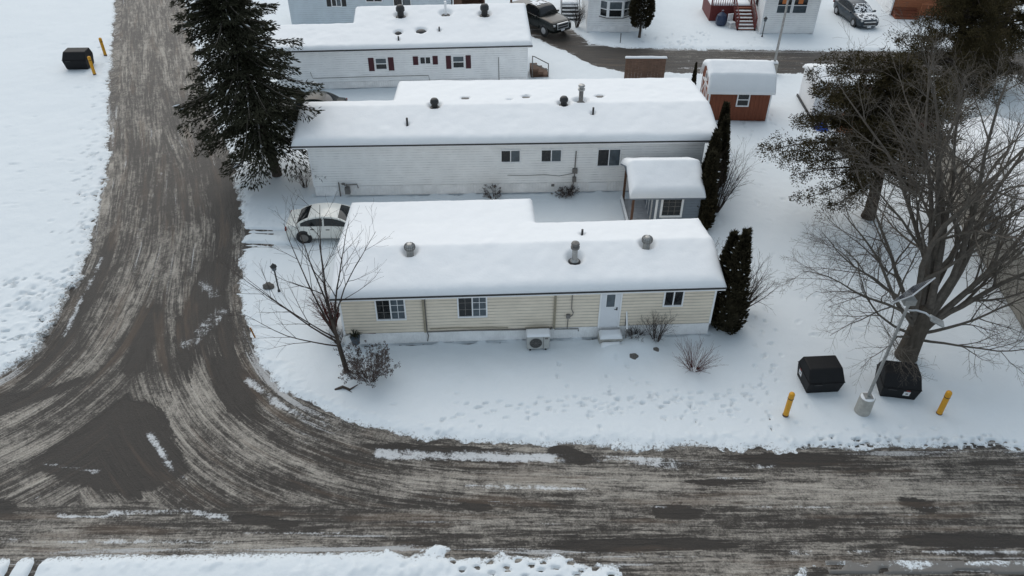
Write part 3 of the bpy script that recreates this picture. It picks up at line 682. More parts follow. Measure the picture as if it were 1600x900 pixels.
# ------------------------------------------------------------------ white mobile home behind it
H2 = thing('mobile_home', 'long white mobile home with three sliding windows, behind the cream one', 'house', (-10.42, 35.80, 0), R(2.2))
LX = 20.35; D2 = 3.25; D2b = 6.7; XC = 4.35
def p2(x, y): return np.where(y < 2.5, 3.66-.20*(2.5-y), 3.66-.115*(y-2.5))
f = front(0); l = left(0); r = right(LX)
c = MB(); c.box(.02, .02, 0, LX-.02, D2-.02, 3.05); c.box(XC+.02, D2-.03, 0, LX-.02, D2b-.02, 2.9)
c.prism([(.02, 3.0), (2.5, 3.52), (D2-.02, 3.32), (D2-.02, 3.0)], .02, LX-.02); c.prism([(D2-.05, 2.85), (D2-.05, 3.3), (D2b-.02, 2.95), (D2b-.02, 2.85)], XC+.02, LX-.02); c.build('wall', M['white_siding'], H2)
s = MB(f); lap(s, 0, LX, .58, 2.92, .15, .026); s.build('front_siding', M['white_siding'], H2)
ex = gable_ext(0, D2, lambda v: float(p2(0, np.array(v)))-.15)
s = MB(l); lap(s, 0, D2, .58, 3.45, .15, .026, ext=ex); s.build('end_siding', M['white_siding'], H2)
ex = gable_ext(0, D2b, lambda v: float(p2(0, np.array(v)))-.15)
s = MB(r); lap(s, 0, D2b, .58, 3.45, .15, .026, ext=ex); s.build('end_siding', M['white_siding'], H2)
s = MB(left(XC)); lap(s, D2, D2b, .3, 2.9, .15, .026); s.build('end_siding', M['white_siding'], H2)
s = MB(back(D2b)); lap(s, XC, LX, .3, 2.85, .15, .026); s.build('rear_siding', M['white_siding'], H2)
k = MB(f); ribs(k, 0, LX, 0.0, .565, .15, .014, -.012); k.xf = l; ribs(k, 0, D2, 0, .565, .15, .014, -.012); k.xf = r; ribs(k, 0, D2b, 0, .565, .15, .014, -.012); k.build('skirting', M['skirt'], H2)
t = MB(f); t.box(-.03, -.03, .565, .05, .03, 2.95); t.box(LX-.05, -.03, .565, LX+.03, .03, 2.95); split_build(t, 'corner_trim', M['trim'], H2)
zf = lambda v: float(p2(0, np.array(v)))
roof(H2, [(-.72, XC-.26, [(y, zf(y)) for y in (-.32, 2.5, D2+.28)]), (XC-.26, LX+.75, [(y, zf(y)) for y in (-.32, 2.5, D2b+.28)])])
e = MB(); e.box(-.74, -.355, zf(-.32)-.05, LX+.77, -.322, zf(-.32)+.025); e.build('drip_edge', M['edge'], H2)
VH = [(6.4, 2.75), (13.25, 2.7)]
snow_cap(H2, [(-.73, -.33, XC-.27, D2+.29), (XC-.27, -.33, LX+.76, D2b+.29)], p2, .30, .12, .42, seed=9,
         holes=[(6.4, 2.55, .2, .42), (13.25, 2.6, .2, .42), (14.2, 3.0, .28, .5), (5.05, .95, .05, .14), (14.7, 1.6, .05, .14), (8.0, 3.55, .12, .26), (11.3, 3.6, .14, .26), (15.3, 3.6, .14, .26), (10.4, 3.2, .05, .15)])
for a, b_ in ((6.4, 2.55), (13.25, 2.6)): mushroom(H2, a, b_, zf(b_)+.1, 'black', .23, .52)
chimney(H2, 14.2, 3.0, zf(3.0)+.02, 1.15, .12, 'pipe'); stub(H2, 5.05, .95, zf(.95), .62, .055); stub(H2, 14.7, 1.6, zf(1.6), .62, .055)
for a in (8.0, 11.3, 15.3):
    q = MB(); q.box(a-.2, 3.5, zf(3.5)-.05, a+.2, 3.7, zf(3.5)+.26); q.build('box_vent', M['pipe'], H2, bevel=.03)
for a0, a1, z0, z1 in ((9.86, 10.80, 1.90, 2.54), (11.94, 12.94, 1.89, 2.54), (14.88, 16.02, 1.58, 2.52)): window(H2, f, a0, a1, z0, z1, 2, None, (1,), .055)
q = MB(f); q.tube([(13.72, .05, 2.46), (13.70, .05, 1.2), (13.70, .05, .9), (13.62, .06, .2), (13.6, .06, .0)], .03, 6); cc = q.build('meter_pipe', M['pipe'], H2)
q = MB(f); q.box(13.58, .02, 1.18, 13.84, .14, 1.45); q.box(13.6, .02, .68, 13.8, .13, .95); split_build(q, 'electric_meter', M['pipe'], cc)
q = MB(f); q.tube([(10.17, .04, 1.10), (11.2, .04, 1.06), (12.1, .04, 1.10), (12.9, .04, 1.0), (13.6, .04, 1.14)], .014, 5); q.build('cable', M['pipe'], H2)
q = MB(f); q.tube([(1.31, .10, .0), (1.31, .10, .86)], .035, 6); q.tube([(1.55, .12, .82), (1.6, .14, .72), (2.26, .14, .76), (2.30, .12, .52)], .035, 6); q.box(1.60, .05, .22, 1.86, .26, .58); q.tube([(1.73, .16, .5), (1.73, .16, .78)], .04, 6); q.lathe([(.09, 0), (.10, .05), (.02, .09)], (1.55, .16, .78), 10); q.build('gas_meter', M['pipe'], H2)
q = MB(f); q.box(14.5, .004, .06, 15.5, .03, .56); q.build('access_panel', M['trim'], H2)
q = MB(f); q.box(12.5, .02, .40, 12.66, .10, .50); q.build('dryer_vent', M['pipe'], H2)

# ------------------------------------------------------------------ white mobile home with maroon shutters
a3 = R(4.2); LX = 16.5
H3 = thing('mobile_home', 'white mobile home with dark maroon shutters, partly behind the big spruce', 'house', (.97-LX*math.cos(a3), 50.35-LX*math.sin(a3), 0), a3)
XD = 5.2; D3 = 2.7; D3b = 5.0
def p3(x, y): return 2.72+.145*(y+.3) + 0*x
f = front(0); r = right(LX); zf = lambda v: float(p3(0, np.array(v)))
c = MB(); c.box(.02, .02, 0, LX-.02, D3-.02, 2.6); c.box(XD+.02, D3-.03, 0, LX-.02, D3b-.02, 3.1); c.prism([(.02, 2.5), (.02, zf(0)-.16), (D3b-.02, zf(D3b)-.16), (D3b-.02, 2.5)], XD, LX-.02); c.build('wall', M['white2'], H3)
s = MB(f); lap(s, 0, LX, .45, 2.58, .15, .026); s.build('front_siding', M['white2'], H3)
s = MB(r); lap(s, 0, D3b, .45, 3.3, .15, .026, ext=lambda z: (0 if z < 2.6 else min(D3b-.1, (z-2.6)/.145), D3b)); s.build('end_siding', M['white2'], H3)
k = MB(f); ribs(k, 0, LX, 0, .435, .15, .014, -.012); k.build('skirting', M['skirt'], H3)
t = MB(f); t.box(LX-.05, -.03, .0, LX+.03, .03, 2.6); t.box(-.03, -.03, 0, .05, .03, 2.6); t.box(0, .0, 2.52, LX, .03, 2.62); split_build(t, 'corner_trim', M['trim'], H3)
roof(H3, [(-.4, XD-.2, [(-.3, zf(-.3)), (D3+.2, zf(D3+.2))]), (XD-.2, LX+.28, [(-.3, zf(-.3)), (D3b+.2, zf(D3b+.2))])])
e = MB(); e.box(-.42, -.335, zf(-.3)-.06, LX+.30, -.302, zf(-.3)+.03); e.build('drip_edge', M['edge'], H3)
VT = [(8.15, 3.75), (13.85, 3.75)]
snow_cap(H3, [(-.41, -.31, XD-.21, D3+.21), (XD-.21, -.31, LX+.29, D3b+.21)], p3, .24, .12, .3, seed=21,
         holes=[(8.15, 3.7, .3, .5), (13.85, 3.6, .3, .5), (11.2, 3.9, .34, .55), (8.05, 1.4, .2, .34), (9.55, 1.6, .27, .42), (10.75, 1.55, .06, .15), (8.1, .45, .06, .15)])
for a, b_ in ((8.15, 3.7), (13.85, 3.6)): mushroom(H3, a, b_, zf(b_)+.1, 'black', .30, .8)
q = MB(); q.lathe([(.30, 0), (.28, .08), (.1, .1)], (11.2, 3.9, zf(3.9)), 14); k_ = q.build('flashing', M['black'], H3); stub(H3, 11.2, 3.9, zf(3.9), 1.0, .085, 'trim')
for a, b_, rr in ((8.05, 1.4, .22), (9.55, 1.6, .32)):
    q = MB(); q.lathe([(rr*1.1, -.1), (rr*1.1, .06), (rr*.9, .14), (rr*.4, .20), (.02, .22)], (a, b_, zf(b_)+.05), 16); q.build('roof_vent', M['black'], H3, smooth=True)
stub(H3, 10.75, 1.55, zf(1.55), .45, .05); stub(H3, 8.1, .45, zf(.45), .45, .05)
def shutters(parent, fm, pairs, z0, z1, m):
    for a0, a1 in pairs:
        q = MB(fm); q.box(a0, 0, z0, a1, .035, z1); n = 9
        for i in range(n):
            zc = z0+.05+(z1-z0-.1)*i/n; q.box(a0+.04, .03, zc, a1-.04, .05, zc+(z1-z0-.1)/n*.6)
        q.build('shutter', M[m], parent)
window(H3, f, 6.53, 7.20, 1.30, 2.0, 1, None, (1,), .05, rows=2); shutters(H3, f, ((6.04, 6.40), (7.33, 7.69)), 1.16, 2.06, 'maroon')
window(H3, f, 9.44, 10.08, 1.59, 2.02, 2, None, (), .05); shutters(H3, f, ((8.95, 9.29), (10.24, 10.58)), 1.5, 2.08, 'maroon')
window(H3, f, 11.59, 12.27, 1.27, 2.01, 1, None, (1,), .05, rows=2); shutters(H3, f, ((11.11, 11.45), (12.41, 12.75)), 1.17, 2.07, 'maroon')
q = MB(f); q.tube([(14.58, .04, 1.9), (14.6, .04, .24)], .018, 5); q.tube([(2.2, .04, 1.2), (2.3, .04, .76), (6, .04, .78), (9.9, .04, .76), (10.0, .04, .3)], .016, 5); split_build(q, 'conduit', M['pipe'], H3)

# ------------------------------------------------------------------ far houses
H4 = thing('mobile_home', 'pale blue grey mobile home with black shutters at the top edge, above the snowy roofs', 'house', (-17, 60, 0), R(2))
f = front(0); LX = 12.3
c = MB(); c.box(.02, .02, 0, LX-.02, 4.5, 2.9); c.build('wall', M['bluegrey'], H4)
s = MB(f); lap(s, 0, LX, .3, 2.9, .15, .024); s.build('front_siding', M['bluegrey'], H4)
q = MB(); q.prism([(-.3, 2.9), (2.2, 3.5), (4.8, 2.9), (4.8, 2.8), (-.3, 2.8)], -.3, LX+.3); q.build('roof', M['trim'], H4)
snow_cap(H4, [(-.31, -.31, LX+.31, 4.81)], lambda x, y: np.where(y < 2.2, 2.9+.24*(y+.3), 3.5-.23*(y-2.2)), .24, .2, .3, seed=5)
for a0, a1, w_ in ((2.9, 4.36, .34), (7.91, 9.28, 0)):
    window(H4, f, a0+w_+.06, a1-w_-.06, 1.9, 2.7, 2, None, (1,), .05)
    if w_: shutters(H4, f, ((a0, a0+w_-.02), (a1-w_+.02, a1)), 1.86, 2.7, 'black')
window(H4, f, 5.9, 7.06, 2.22, 2.7, 2, None, (), .05)
BW = thing('wooden_lean_to', 'brown wooden lean-to at the end of the pale blue grey home', 'lean-to', (-4.55, 60.8, 0), R(2))
q = MB(); q.box(0, 0, 0, .1, 2.4, 2.4); q.box(2.3, .0, 0, 2.4, 2.4, 2.4); q.box(.1, 2.3, 0, 2.3, 2.4, 2.4)
for i in range(6): q.box(.1+i*.09, -.03, 0, .18+i*.09, .02, 2.3)
q.build('plank_wall', M['wood'], BW); q = MB(); q.prism([(-.1, 2.45), (2.5, 2.7), (2.5, 2.6), (-.1, 2.38)], -.1, 4.6); q.build('roof', M['wood'], BW)
q = MB(); q.box(4.4, 0, 0, 4.5, .1, 2.4); q.box(4.4, 2.3, 0, 4.5, 2.4, 2.4); q.build('post', M['wood'], BW)
snow_cap(BW, [(-.12, -.12, 4.62, 2.52)], lambda x, y: 2.46+.096*y, .2, .2, .2)

H5 = thing('mobile_home', 'white house with a bay window facing the far road', 'house', (5.72, 59.99, 0), 0)
f = front(0); LX = 4.25; DD = 13
c = MB(); c.box(.02, .02, 0, LX-.02, DD, 2.8); c.prism([(.02, 2.8), (.02, 2.82), (DD, 2.82), (DD, 2.8)], .02, LX-.02); c.build('wall', M['white2'], H5)
s = MB(f); lap(s, 0, LX, .48, 2.8, .16, .024); s.build('front_siding', M['white2'], H5)
s = MB(left(0)); lap(s, 0, DD, .48, 2.8, .16, .024); s.build('end_siding', M['white2'], H5)
k = MB(f); ribs(k, 0, LX, 0, .46, .3, .012, -.012); k.build('skirting', M['skirt'], H5)
t = MB(f); t.box(-.03, -.03, 0, .06, .03, 2.8); t.box(LX-.06, -.03, 0, LX+.03, .03, 2.8); split_build(t, 'corner_trim', M['trim'], H5)
bay = MB(); x0, x1, x2, x3 = .87, 1.42, 2.62, 3.17; yb = -.42
bay.add([(x0, 0, 1.25), (x1, yb, 1.25), (x2, yb, 1.25), (x3, 0, 1.25), (x0, 0, 2.5), (x1, yb, 2.5), (x2, yb, 2.5), (x3, 0, 2.5)], [(0, 1, 2, 3), (4, 5, 6, 7), (0, 1, 5, 4), (1, 2, 6, 5), (2, 3, 7, 6)])
bo = bay.build('bay_window', M['trim'], H5)
q = MB(); q.add([(x0-.05, 0, 1.2), (x1-.03, yb-.05, 1.2), (x2+.03, yb-.05, 1.2), (x3+.05, 0, 1.2), (x0-.05, 0, 1.26), (x1-.03, yb-.05, 1.26), (x2+.03, yb-.05, 1.26), (x3+.05, 0, 1.26)], [(0, 1, 2, 3), (4, 5, 6, 7), (0, 1, 5, 4), (1, 2, 6, 5), (2, 3, 7, 6)]); q.build('sill', M['pipe'], bo)
def bpane(pa, pb, z0, z1, m_):
    q = MB(); d_ = Vector((pb[0]-pa[0], pb[1]-pa[1], 0)); n_ = Vector((d_.y, -d_.x, 0)).normalized()*.012
    A = Vector((pa[0], pa[1], 0))+d_*.12+n_; B = Vector((pa[0], pa[1], 0))+d_*.88+n_
    q.quad((A.x, A.y, z0), (B.x, B.y, z0), (B.x, B.y, z1), (A.x, A.y, z1)); q.build('pane', M[m_], bo)
for pa, pb in (((x0, 0), (x1, yb)), ((x1, yb), (x2, yb)), ((x2, yb), (x3, 0))):
    bpane(pa, pb, 1.34, 1.82, 'glass'); bpane(pa, pb, 1.90, 2.42, 'glass2')
q = MB(); q.box(-.3, -.4, 2.82, LX+.3, DD+.2, 2.95); q.build('roof', M['trim'], H5); snow_cap(H5, [(-.31, -.41, LX+.31, DD+.2)], lambda x, y: 2.95+0*x, .25, .25, .3)

H6 = thing('mobile_home', 'white house with orange lit window behind the far street lamp', 'house', (19.0, 59.75, 0), 0)
LX = 4.1
c = MB(); c.box(.02, .02, 0, LX-.02, DD, 2.9); c.build('wall', M['white_siding'], H6)
s = MB(f); lap(s, 0, LX, .05, 2.9, .15, .024); s.build('front_siding', M['white_siding'], H6)
s = MB(left(0)); lap(s, 0, DD, .05, 2.9, .15, .024); s.build('end_siding', M['white_siding'], H6)
t = MB(f); t.box(-.03, -.03, 0, .06, .03, 2.9); t.box(LX-.06, -.03, 0, LX+.03, .03, 2.9); split_build(t, 'corner_trim', M['trim'], H6)
for a0, a1 in ((.95, 1.95), (2.15, 3.15)):
    w_ = window(H6, f, a0, a1, 1.62, 2.75, 1, None, (0,), .06, rows=2)
    q = MB(f); q.box(a0+.3, .03, 2.30, a1-.35, .042, 2.7); q.build('lit_curtain', M['litwin'], w_)
window(H6, left(0), 1.5, 2.3, 1.5, 2.5, 1, None, (), .05)
q = MB(); q.box(-.3, -.4, 2.92, LX+.3, DD+.2, 3.05); q.build('roof', M['trim'], H6); snow_cap(H6, [(-.31, -.41, LX+.31, DD+.2)], lambda x, y: 3.05+0*x, .25, .25, .3)

# beige home along the right edge
a7 = R(83.5)
H7 = thing('mobile_home', 'long beige mobile home at the right edge, seen through the bare tree', 'house', (21.68, 25.0, 0), a7)
# local x runs back along its left wall, local -y is to the right
L7 = 13.5; W7 = 4.3
c = MB(); c.box(.02, -W7, 0, L7, -.02, 2.75); c.prism([(-W7, 2.75), (-W7/2, 3.3), (-.02, 2.75)], .02, L7-.02); c.build('wall', M['beige'], H7)
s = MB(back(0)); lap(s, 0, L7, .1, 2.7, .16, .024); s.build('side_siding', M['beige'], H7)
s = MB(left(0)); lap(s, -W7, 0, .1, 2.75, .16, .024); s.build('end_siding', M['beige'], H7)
p7 = lambda x, y: 3.35-.24*np.abs(y+W7/2)
roof(H7, [(-.3, L7+.3, [(-W7-.3, float(p7(0, -W7-.3))), (-W7/2, 3.35), (.3, float(p7(0, .3)))])])
snow_cap(H7, [(-.31, -W7-.31, L7+.31, .31)], p7, .28, .14, .4, seed=13)
window(H7, back(0), 5, 6.2, 1.4, 2.3, 2, None, (1,)); 
# cedar clad porch and house at the top right
H8 = thing('timber_house', 'orange brown timber house with steps beyond the slate grey car', 'house', (30.6, 63.2, 0), R(-4))
c = MB(); c.box(.0, .8, 0, 5, 7, 2.9); c.build('wall', M['cedarwood'], H8)
s = MB(front(.8)); lap(s, .02, 4.98, .05, 2.9, .15, .02); s.build('front_siding', M['cedarwood'], H8)
c = MB(); c.box(-.12, .7, 0, -.01, 7, 2.2); c.build('white_skirt_wall', M['skirt'], H8)
st = MB()
for i in range(4): st.box(.1, -.2+.27*i, .0, 1.9, .07+.27*i+.02, .16*(i+1))
st.build('steps', M['redwood'], H8)
rl = MB()
for i in range(6): rl.box(2.0+.5*i, .2, 0, 2.08+.5*i, .28, 1.2)
rl.box(1.95, .18, 1.1, 4.6, .30, 1.2); rl.box(1.95, .2, .55, 4.6, .27, .62); rl.build('railing', M['cedarwood'], H8)
q = MB(); q.box(-.4, .4, 2.92, 5.4, 7.3, 3.05); q.build('roof', M['wood'], H8); snow_cap(H8, [(-.41, .39, 5.41, 7.31)], lambda x, y: 3.05+0*x, .22, .3, .3)

# ------------------------------------------------------------------ sheds and yard structures
RS = thing('garden_shed', 'red brown barn shed with white trim and snowy roof, near the far road', 'shed', (12.0, 44.95, 0), R(-1.5))
LX, DY = 3.75, 2.7
g2 = [(0, 0), (0, 1.95), (.35, 2.62), (DY/2, 3.0), (DY-.35, 2.62), (DY, 1.95), (DY, 0)]
c = MB(); c.prism(g2, 0, LX); c.build('wall', M['redwood'], RS)
s = MB(front(0))
for i in range(16):
    a = LX*i/16; s.box(a+.012, .0, .0, a+LX/16-.012, .014, 1.92)
s.build('plank_siding', M['redwood'], RS)
rp = [(-.18, 1.90), (.28, 2.68), (DY/2, 3.07), (DY-.28, 2.68), (DY+.18, 1.90)]
q = MB(); q.prism(rp + [(y, z-.07) for y, z in rp[::-1]], -.16, LX+.16); q.build('roof', M['trim'], RS)
zr = lambda x, y: np.interp(y, [p[0] for p in rp], [p[1] for p in rp])
snow_cap(RS, [(-.17, -.19, LX+.17, DY+.19)], zr, .26, .08, .3, seed=31, wav=.015)
t = MB(); t.box(LX-.06, -.03, 0, LX+.03, .04, 1.88); t.box(-.03, -.03, 0, .06, .04, 1.88); t.box(-.16, -.22, 1.80, LX+.16, -.18, 1.94); split_build(t, 'corner_trim', M['trim'], RS)
window(RS, f if False else front(0), 1.76, 2.40, 1.02, 1.76, 1, None, (), .07, rows=2)
lf = left(0)
t = MB(lf)
for (y0, z0), (y1, z1) in zip(rp[:-1], rp[1:]):
    t.tube([(y0, .04, z0-.1), (y1, .04, z1-.1)], .06, 4)
t.build('gable_trim', M['trim'], RS)
q = MB(lf); q.box(.55, 0, .05, 2.15, .05, 1.85); dd_ = q.build('double_door', M['redwood'], RS)
t = MB(lf); 
for a in (.5, 1.31, 2.12): t.box(a, .0, .05, a+.08, .07, 1.9)
t.box(.58, .0, 1.85, 2.12, .07, 1.92); t.box(.58, .0, .9, 2.12, .068, .98); t.tube([(.6, .06, .98), (1.3, .06, 1.85)], .035, 4); t.tube([(2.1, .06, .98), (1.4, .06, 1.85)], .035, 4); t.build('door_trim', M['trim'], dd_)
window(RS, lf, 1.15, 1.55, 2.12, 2.5, 1, None, (), .05)

BS = thing('garden_shed', 'slate grey shed with white window and a small covered porch', 'shed', (5.78, 32.45, 0), R(1.5))
LX, DY, PX = 3.35, 2.85, 1.22
c = MB(); c.box(PX, 0, .1, LX, DY, 2.25); c.prism([(0, 2.2), (DY/2, 2.9), (DY, 2.2)], PX, LX); c.build('wall', M['shedgrey'], BS)
s = MB(front(0)); lap(s, PX, LX, .1, 2.25, .15, .014); s.build('front_siding', M['shedgrey'], BS)
s = MB(left(PX)); lap(s, 0, DY, .1, 2.25, .15, .014); s.build('porch_siding', M['shedgrey'], BS)
q = MB(); q.box(-.05, .0, .08, PX-.02, DY, .2); q.build('porch_floor', M['deckboards'], BS)
for i in range(8): 
    if i == 0: q = MB()
    q.box(.0+i*.15, .02, .2, .12+i*.15, DY-.02, .215)
q.build('porch_boards', M['deckboards'], BS)
for yy in (.06, DY-.16):
    q = MB(); q.box(.04, yy, .2, .15, yy+.11, 2.22); q.build('post', M['postwood'], BS)
q = MB(); q.box(.0, .0, 2.12, PX, .06, 2.24); q.box(.0, DY-.06, 2.12, PX, DY, 2.24); q.box(0, .06, 2.12, .08, DY-.06, 2.24); q.build('porch_beam', M['postwood'], BS)
q = MB(); q.box(-.02, .02, .2, .03, DY, .45); q.build('porch_rail', M['trim'], BS)
bp_ = [(-.28, 2.16), (DY/2, 2.96), (DY+.28, 2.16)]
q = MB(); q.prism(bp_+[(y, z-.09) for y, z in bp_[::-1]], -.16, LX+.12); q.build('roof', M['shedgrey'], BS)
q = MB(left(-.02)); q.add([(.05, 0, 2.2), (DY-.05, 0, 2.2), (DY/2, 0, 2.85)], [(0, 1, 2)]); q.build('gable_panel', M['shedgrey'], BS)
snow_cap(BS, [(-.17, -.29, LX+.13, DY+.29)], lambda x, y: np.interp(y, [p[0] for p in bp_], [p[1] for p in bp_]), .34, .08, .36, seed=41, wav=.015)
t = MB(); t.box(PX-.05, -.03, .1, PX+.06, .02, 2.2); split_build(t, 'corner_trim', M['trim'], BS)
window(BS, front(0), 1.52, 2.42, 1.02, 2.02, 1, (3, 4, None), (), .10)
q = MB(left(PX)); q.box(.85, .01, .2, 1.95, .05, 2.05); dd_ = q.build('double_door', M['shedgrey'], BS)
q = MB(left(PX)); 
for a in (.80, 1.37, 1.93): q.box(a, .0, .2, a+.07, .07, 2.05)
q.box(.87, 0, 2.05, 1.93, .07, 2.12); q.build('door_trim', M['trim'], dd_)

PF = thing('privacy_fence', 'brown board privacy screen with a ledge of snow along its top', 'fence', (7.6, 51.0, 0), 0)
q = MB()
for i in range(12): q.box(.02+i*.2245, -.02, .12, .235+i*.2245, .02, 1.5)
q.build('board_panel', M['wood'], PF)
for a in (0, 1.3, 2.62): q = MB(); q.box(a, .02, 0, a+.09, .11, 1.54); q.build('post', M['wood'], PF)
q = MB(); q.box(-.05, -.06, 1.5, 2.76, .13, 1.54); q.build('top_rail', M['wood'], PF)
snow_cap(PF, [(-.05, -.07, 2.76, .14)], lambda x, y: 1.54+0*x, .12, .05, .09)

WS = thing('garden_shed', 'white shed with dark base boards beside the ragged evergreen', 'shed', (18.65, 45.3, 0), R(-2))
c = MB(); c.box(0, 0, .05, 2.4, 3.1, 2.0); c.prism([(0, 2.0), (1.55, 2.45), (3.1, 2.0)], 0, 2.4); c.build('wall', M['white2'], WS)
s = MB(left(0)); ribs(s, 0, 3.1, .05, 2.0, .2, .014); s.build('side_siding', M['white2'], WS)
q = MB(); q.box(-.10, -.05, 0, -.02, 3.2, .16); q.box(-.02, -.10, 0, 2.5, -.02, .16); q.build('base_board', M['black'], WS)
wp = [(-.15, 1.98), (1.55, 2.5), (3.25, 1.98)]
q = MB(); q.prism(wp+[(y, z-.06) for y, z in wp[::-1]], -.12, 2.52); q.build('roof', M['trim'], WS)
snow_cap(WS, [(-.13, -.16, 2.53, 3.26)], lambda x, y: np.interp(y, [p[0] for p in wp], [p[1] for p in wp]), .25, .1, .3, seed=51)
DS = thing('garden_shed', 'dark red shed glimpsed through the bare branches behind the ragged evergreen', 'shed', (21.6, 42.5, 0), R(5))
c = MB(); c.prism([(0, 0), (0, 2.1), (1.4, 2.7), (2.8, 2.1), (2.8, 0)], 0, 3.4); c.build('wall', M['redpaint'], DS)
s = MB(front(0)); ribs(s, 0, 3.4, .05, 2.1, .2, .014); s.build('front_siding', M['redpaint'], DS)
wp2 = [(-.18, 2.05), (1.4, 2.75), (2.98, 2.05)]
q = MB(); q.prism(wp2+[(y, z-.06) for y, z in wp2[::-1]], -.15, 3.55); q.build('roof', M['trim'], DS)
snow_cap(DS, [(-.16, -.19, 3.56, 2.99)], lambda x, y: np.interp(y, [p[0] for p in wp2], [p[1] for p in wp2]), .22, .1, .3, seed=61)
# crumpled tarp, wooden planter box
def sheet(name, cx, cy, sx, sy, h, m_, seed, n=22):
    u = np.linspace(-1, 1, n); U, Vv = np.meshgrid(u, u); Rr = np.hypot(U, Vv)
    Z = h*np.clip(1-Rr**2.5, 0, 1)*(.6+.8*fbm(U*2+seed, Vv*2+seed)) + .05*fbm(U*5, Vv*5)+.02
    return np_mesh(name, np.stack([cx+U*sx*(1+.15*np.sin(3*Vv)), cy+Vv*sy*(1+.2*np.cos(4*U)), Z], 2).reshape(-1, 3), grid_faces(n, n), m_, smooth=False)
tag(sheet('tarp', 18.85, 43.75, .42, .36, .35, M['tarp'], 3), 'crumpled bright blue tarp lying on the snow', 'tarp')
WB = thing('wooden_box', 'orange brown wooden box standing beside the blue tarp', 'box', (19.6, 43.4, 0), R(-35))
q = MB(); q.box(0, 0, 0, 1.1, .05, .85); q.box(0, .05, 0, .05, 1.0, .85); q.box(1.05, .05, 0, 1.1, 1.0, .85); q.box(.05, .95, 0, 1.05, 1.0, .85); q.build('board_sides', M['cedarwood'], WB)
q = MB(); q.box(-.03, -.03, .85, 1.13, 1.03, .91); q.build('lid', M['cedarwood'], WB)

# concrete step and rail by the white door, air conditioner, pots
ST = thing('entrance_step', 'snow covered concrete step under the white door', 'step', (3.68, 23.75, 0), R(3))
q = MB(); q.box(-.06, .28, 0, .90, .80, .42); q.build('upper_tread', M['concrete'], ST, bevel=.015); q = MB(); q.box(-.02, .0, 0, .84, .26, .2); q.build('lower_tread', M['concrete'], ST, bevel=.015)
snow_cap(ST, [(-.05, .28, .88, .78)], lambda x, y: .42+0*x, .16, .06, .16); snow_cap(ST, [(-.02, -.02, .80, .26)], lambda x, y: .2+0*x, .16, .06, .14)
RL = thing('handrail', 'single white handrail sloping beside the entrance step', 'handrail', (4.70, 24.15, 0), R(3))
q = MB(); q.box(.01, .16, 0, .05, .20, .80); q.box(.01, .52, .6, .05, .56, 1.35); q.build('post', M['pipe'], RL)
q = MB(); q.tube([(.03, .14, .76), (.03, .56, 1.36)], .035, 6); q.build('rail', M['trim'], RL)
AC = thing('air_conditioner', 'beige outdoor heat pump unit with a round fan grille and snow on top', 'heat pump', (.62, 23.75, 0), R(3))
q = MB(); q.box(0, 0, .12, .92, .40, .79); q.build('casing', M['acwhite'], AC, bevel=.02)
gr = MB(front(0)); gr.add([( .36+.25*math.cos(2*math.pi*k/24), .012, .45+.25*math.sin(2*math.pi*k/24)) for k in range(24)], [tuple(range(24))]); gr = gr.build('fan_grille', M['grille'], AC)
q = MB(front(0))
for k in range(5): q.tube([(.36+(.05+.05*k)*math.cos(2*math.pi*j/24), .02, .45+(.05+.05*k)*math.sin(2*math.pi*j/24)) for j in range(25)], .006, 4)
for k in range(8): q.tube([(.36, .022, .45), (.36+.255*math.cos(math.pi*k/4), .022, .45+.255*math.sin(math.pi*k/4))], .005, 4)
q.build('grille_wire', M['pipe'], gr)
q = MB(front(0)); q.box(.66, .002, .16, .68, .012, .76); q.box(.72, .002, .64, .86, .012, .72); q.build('side_panel_seam', M['pipe'], AC)
for a in (.1, .74): q = MB(); q.box(a, .02, 0, a+.07, .38, .12); q.build('leg', M['black'], AC)
snow_cap(AC, [(-.02, -.02, .94, .42)], lambda x, y: .79+0*x, .11, .05, .1)
PT = thing('flower_pot', 'blue grey pot with evergreen sprigs hung by the corner of the cream home', 'plant pot', (-6.38, 23.88, .62), 0)
q = MB(); q.lathe([(.10, -.34), (.16, -.30), (.19, .0), (.21, .02), (.21, .05), (.16, .05)], (0, 0, 0), 16); q.build('pot', M['ceramic'], PT, smooth=False)
q = MB(); rr = random.Random(4)
for k in range(26):
    a = rr.uniform(0, 6.28); t = rr.uniform(.15, .45); q.tube([(0, 0, 0), (.2*t*math.cos(a)*2, .2*t*math.sin(a)*2, t*.7), (t*math.cos(a), t*math.sin(a), t*rr.uniform(.3, 1))], [.02, .02, .005], 4)
q.build('sprigs', M['spruce'], PT)
q = MB(); q.tube([(0, .2, .0), (.0, .28, -.05)], .02, 5); q.tube([(-.25, .28, -.02), (.8, .28, -.02)], .02, 5); q.build('bracket', M['wood'], PT)
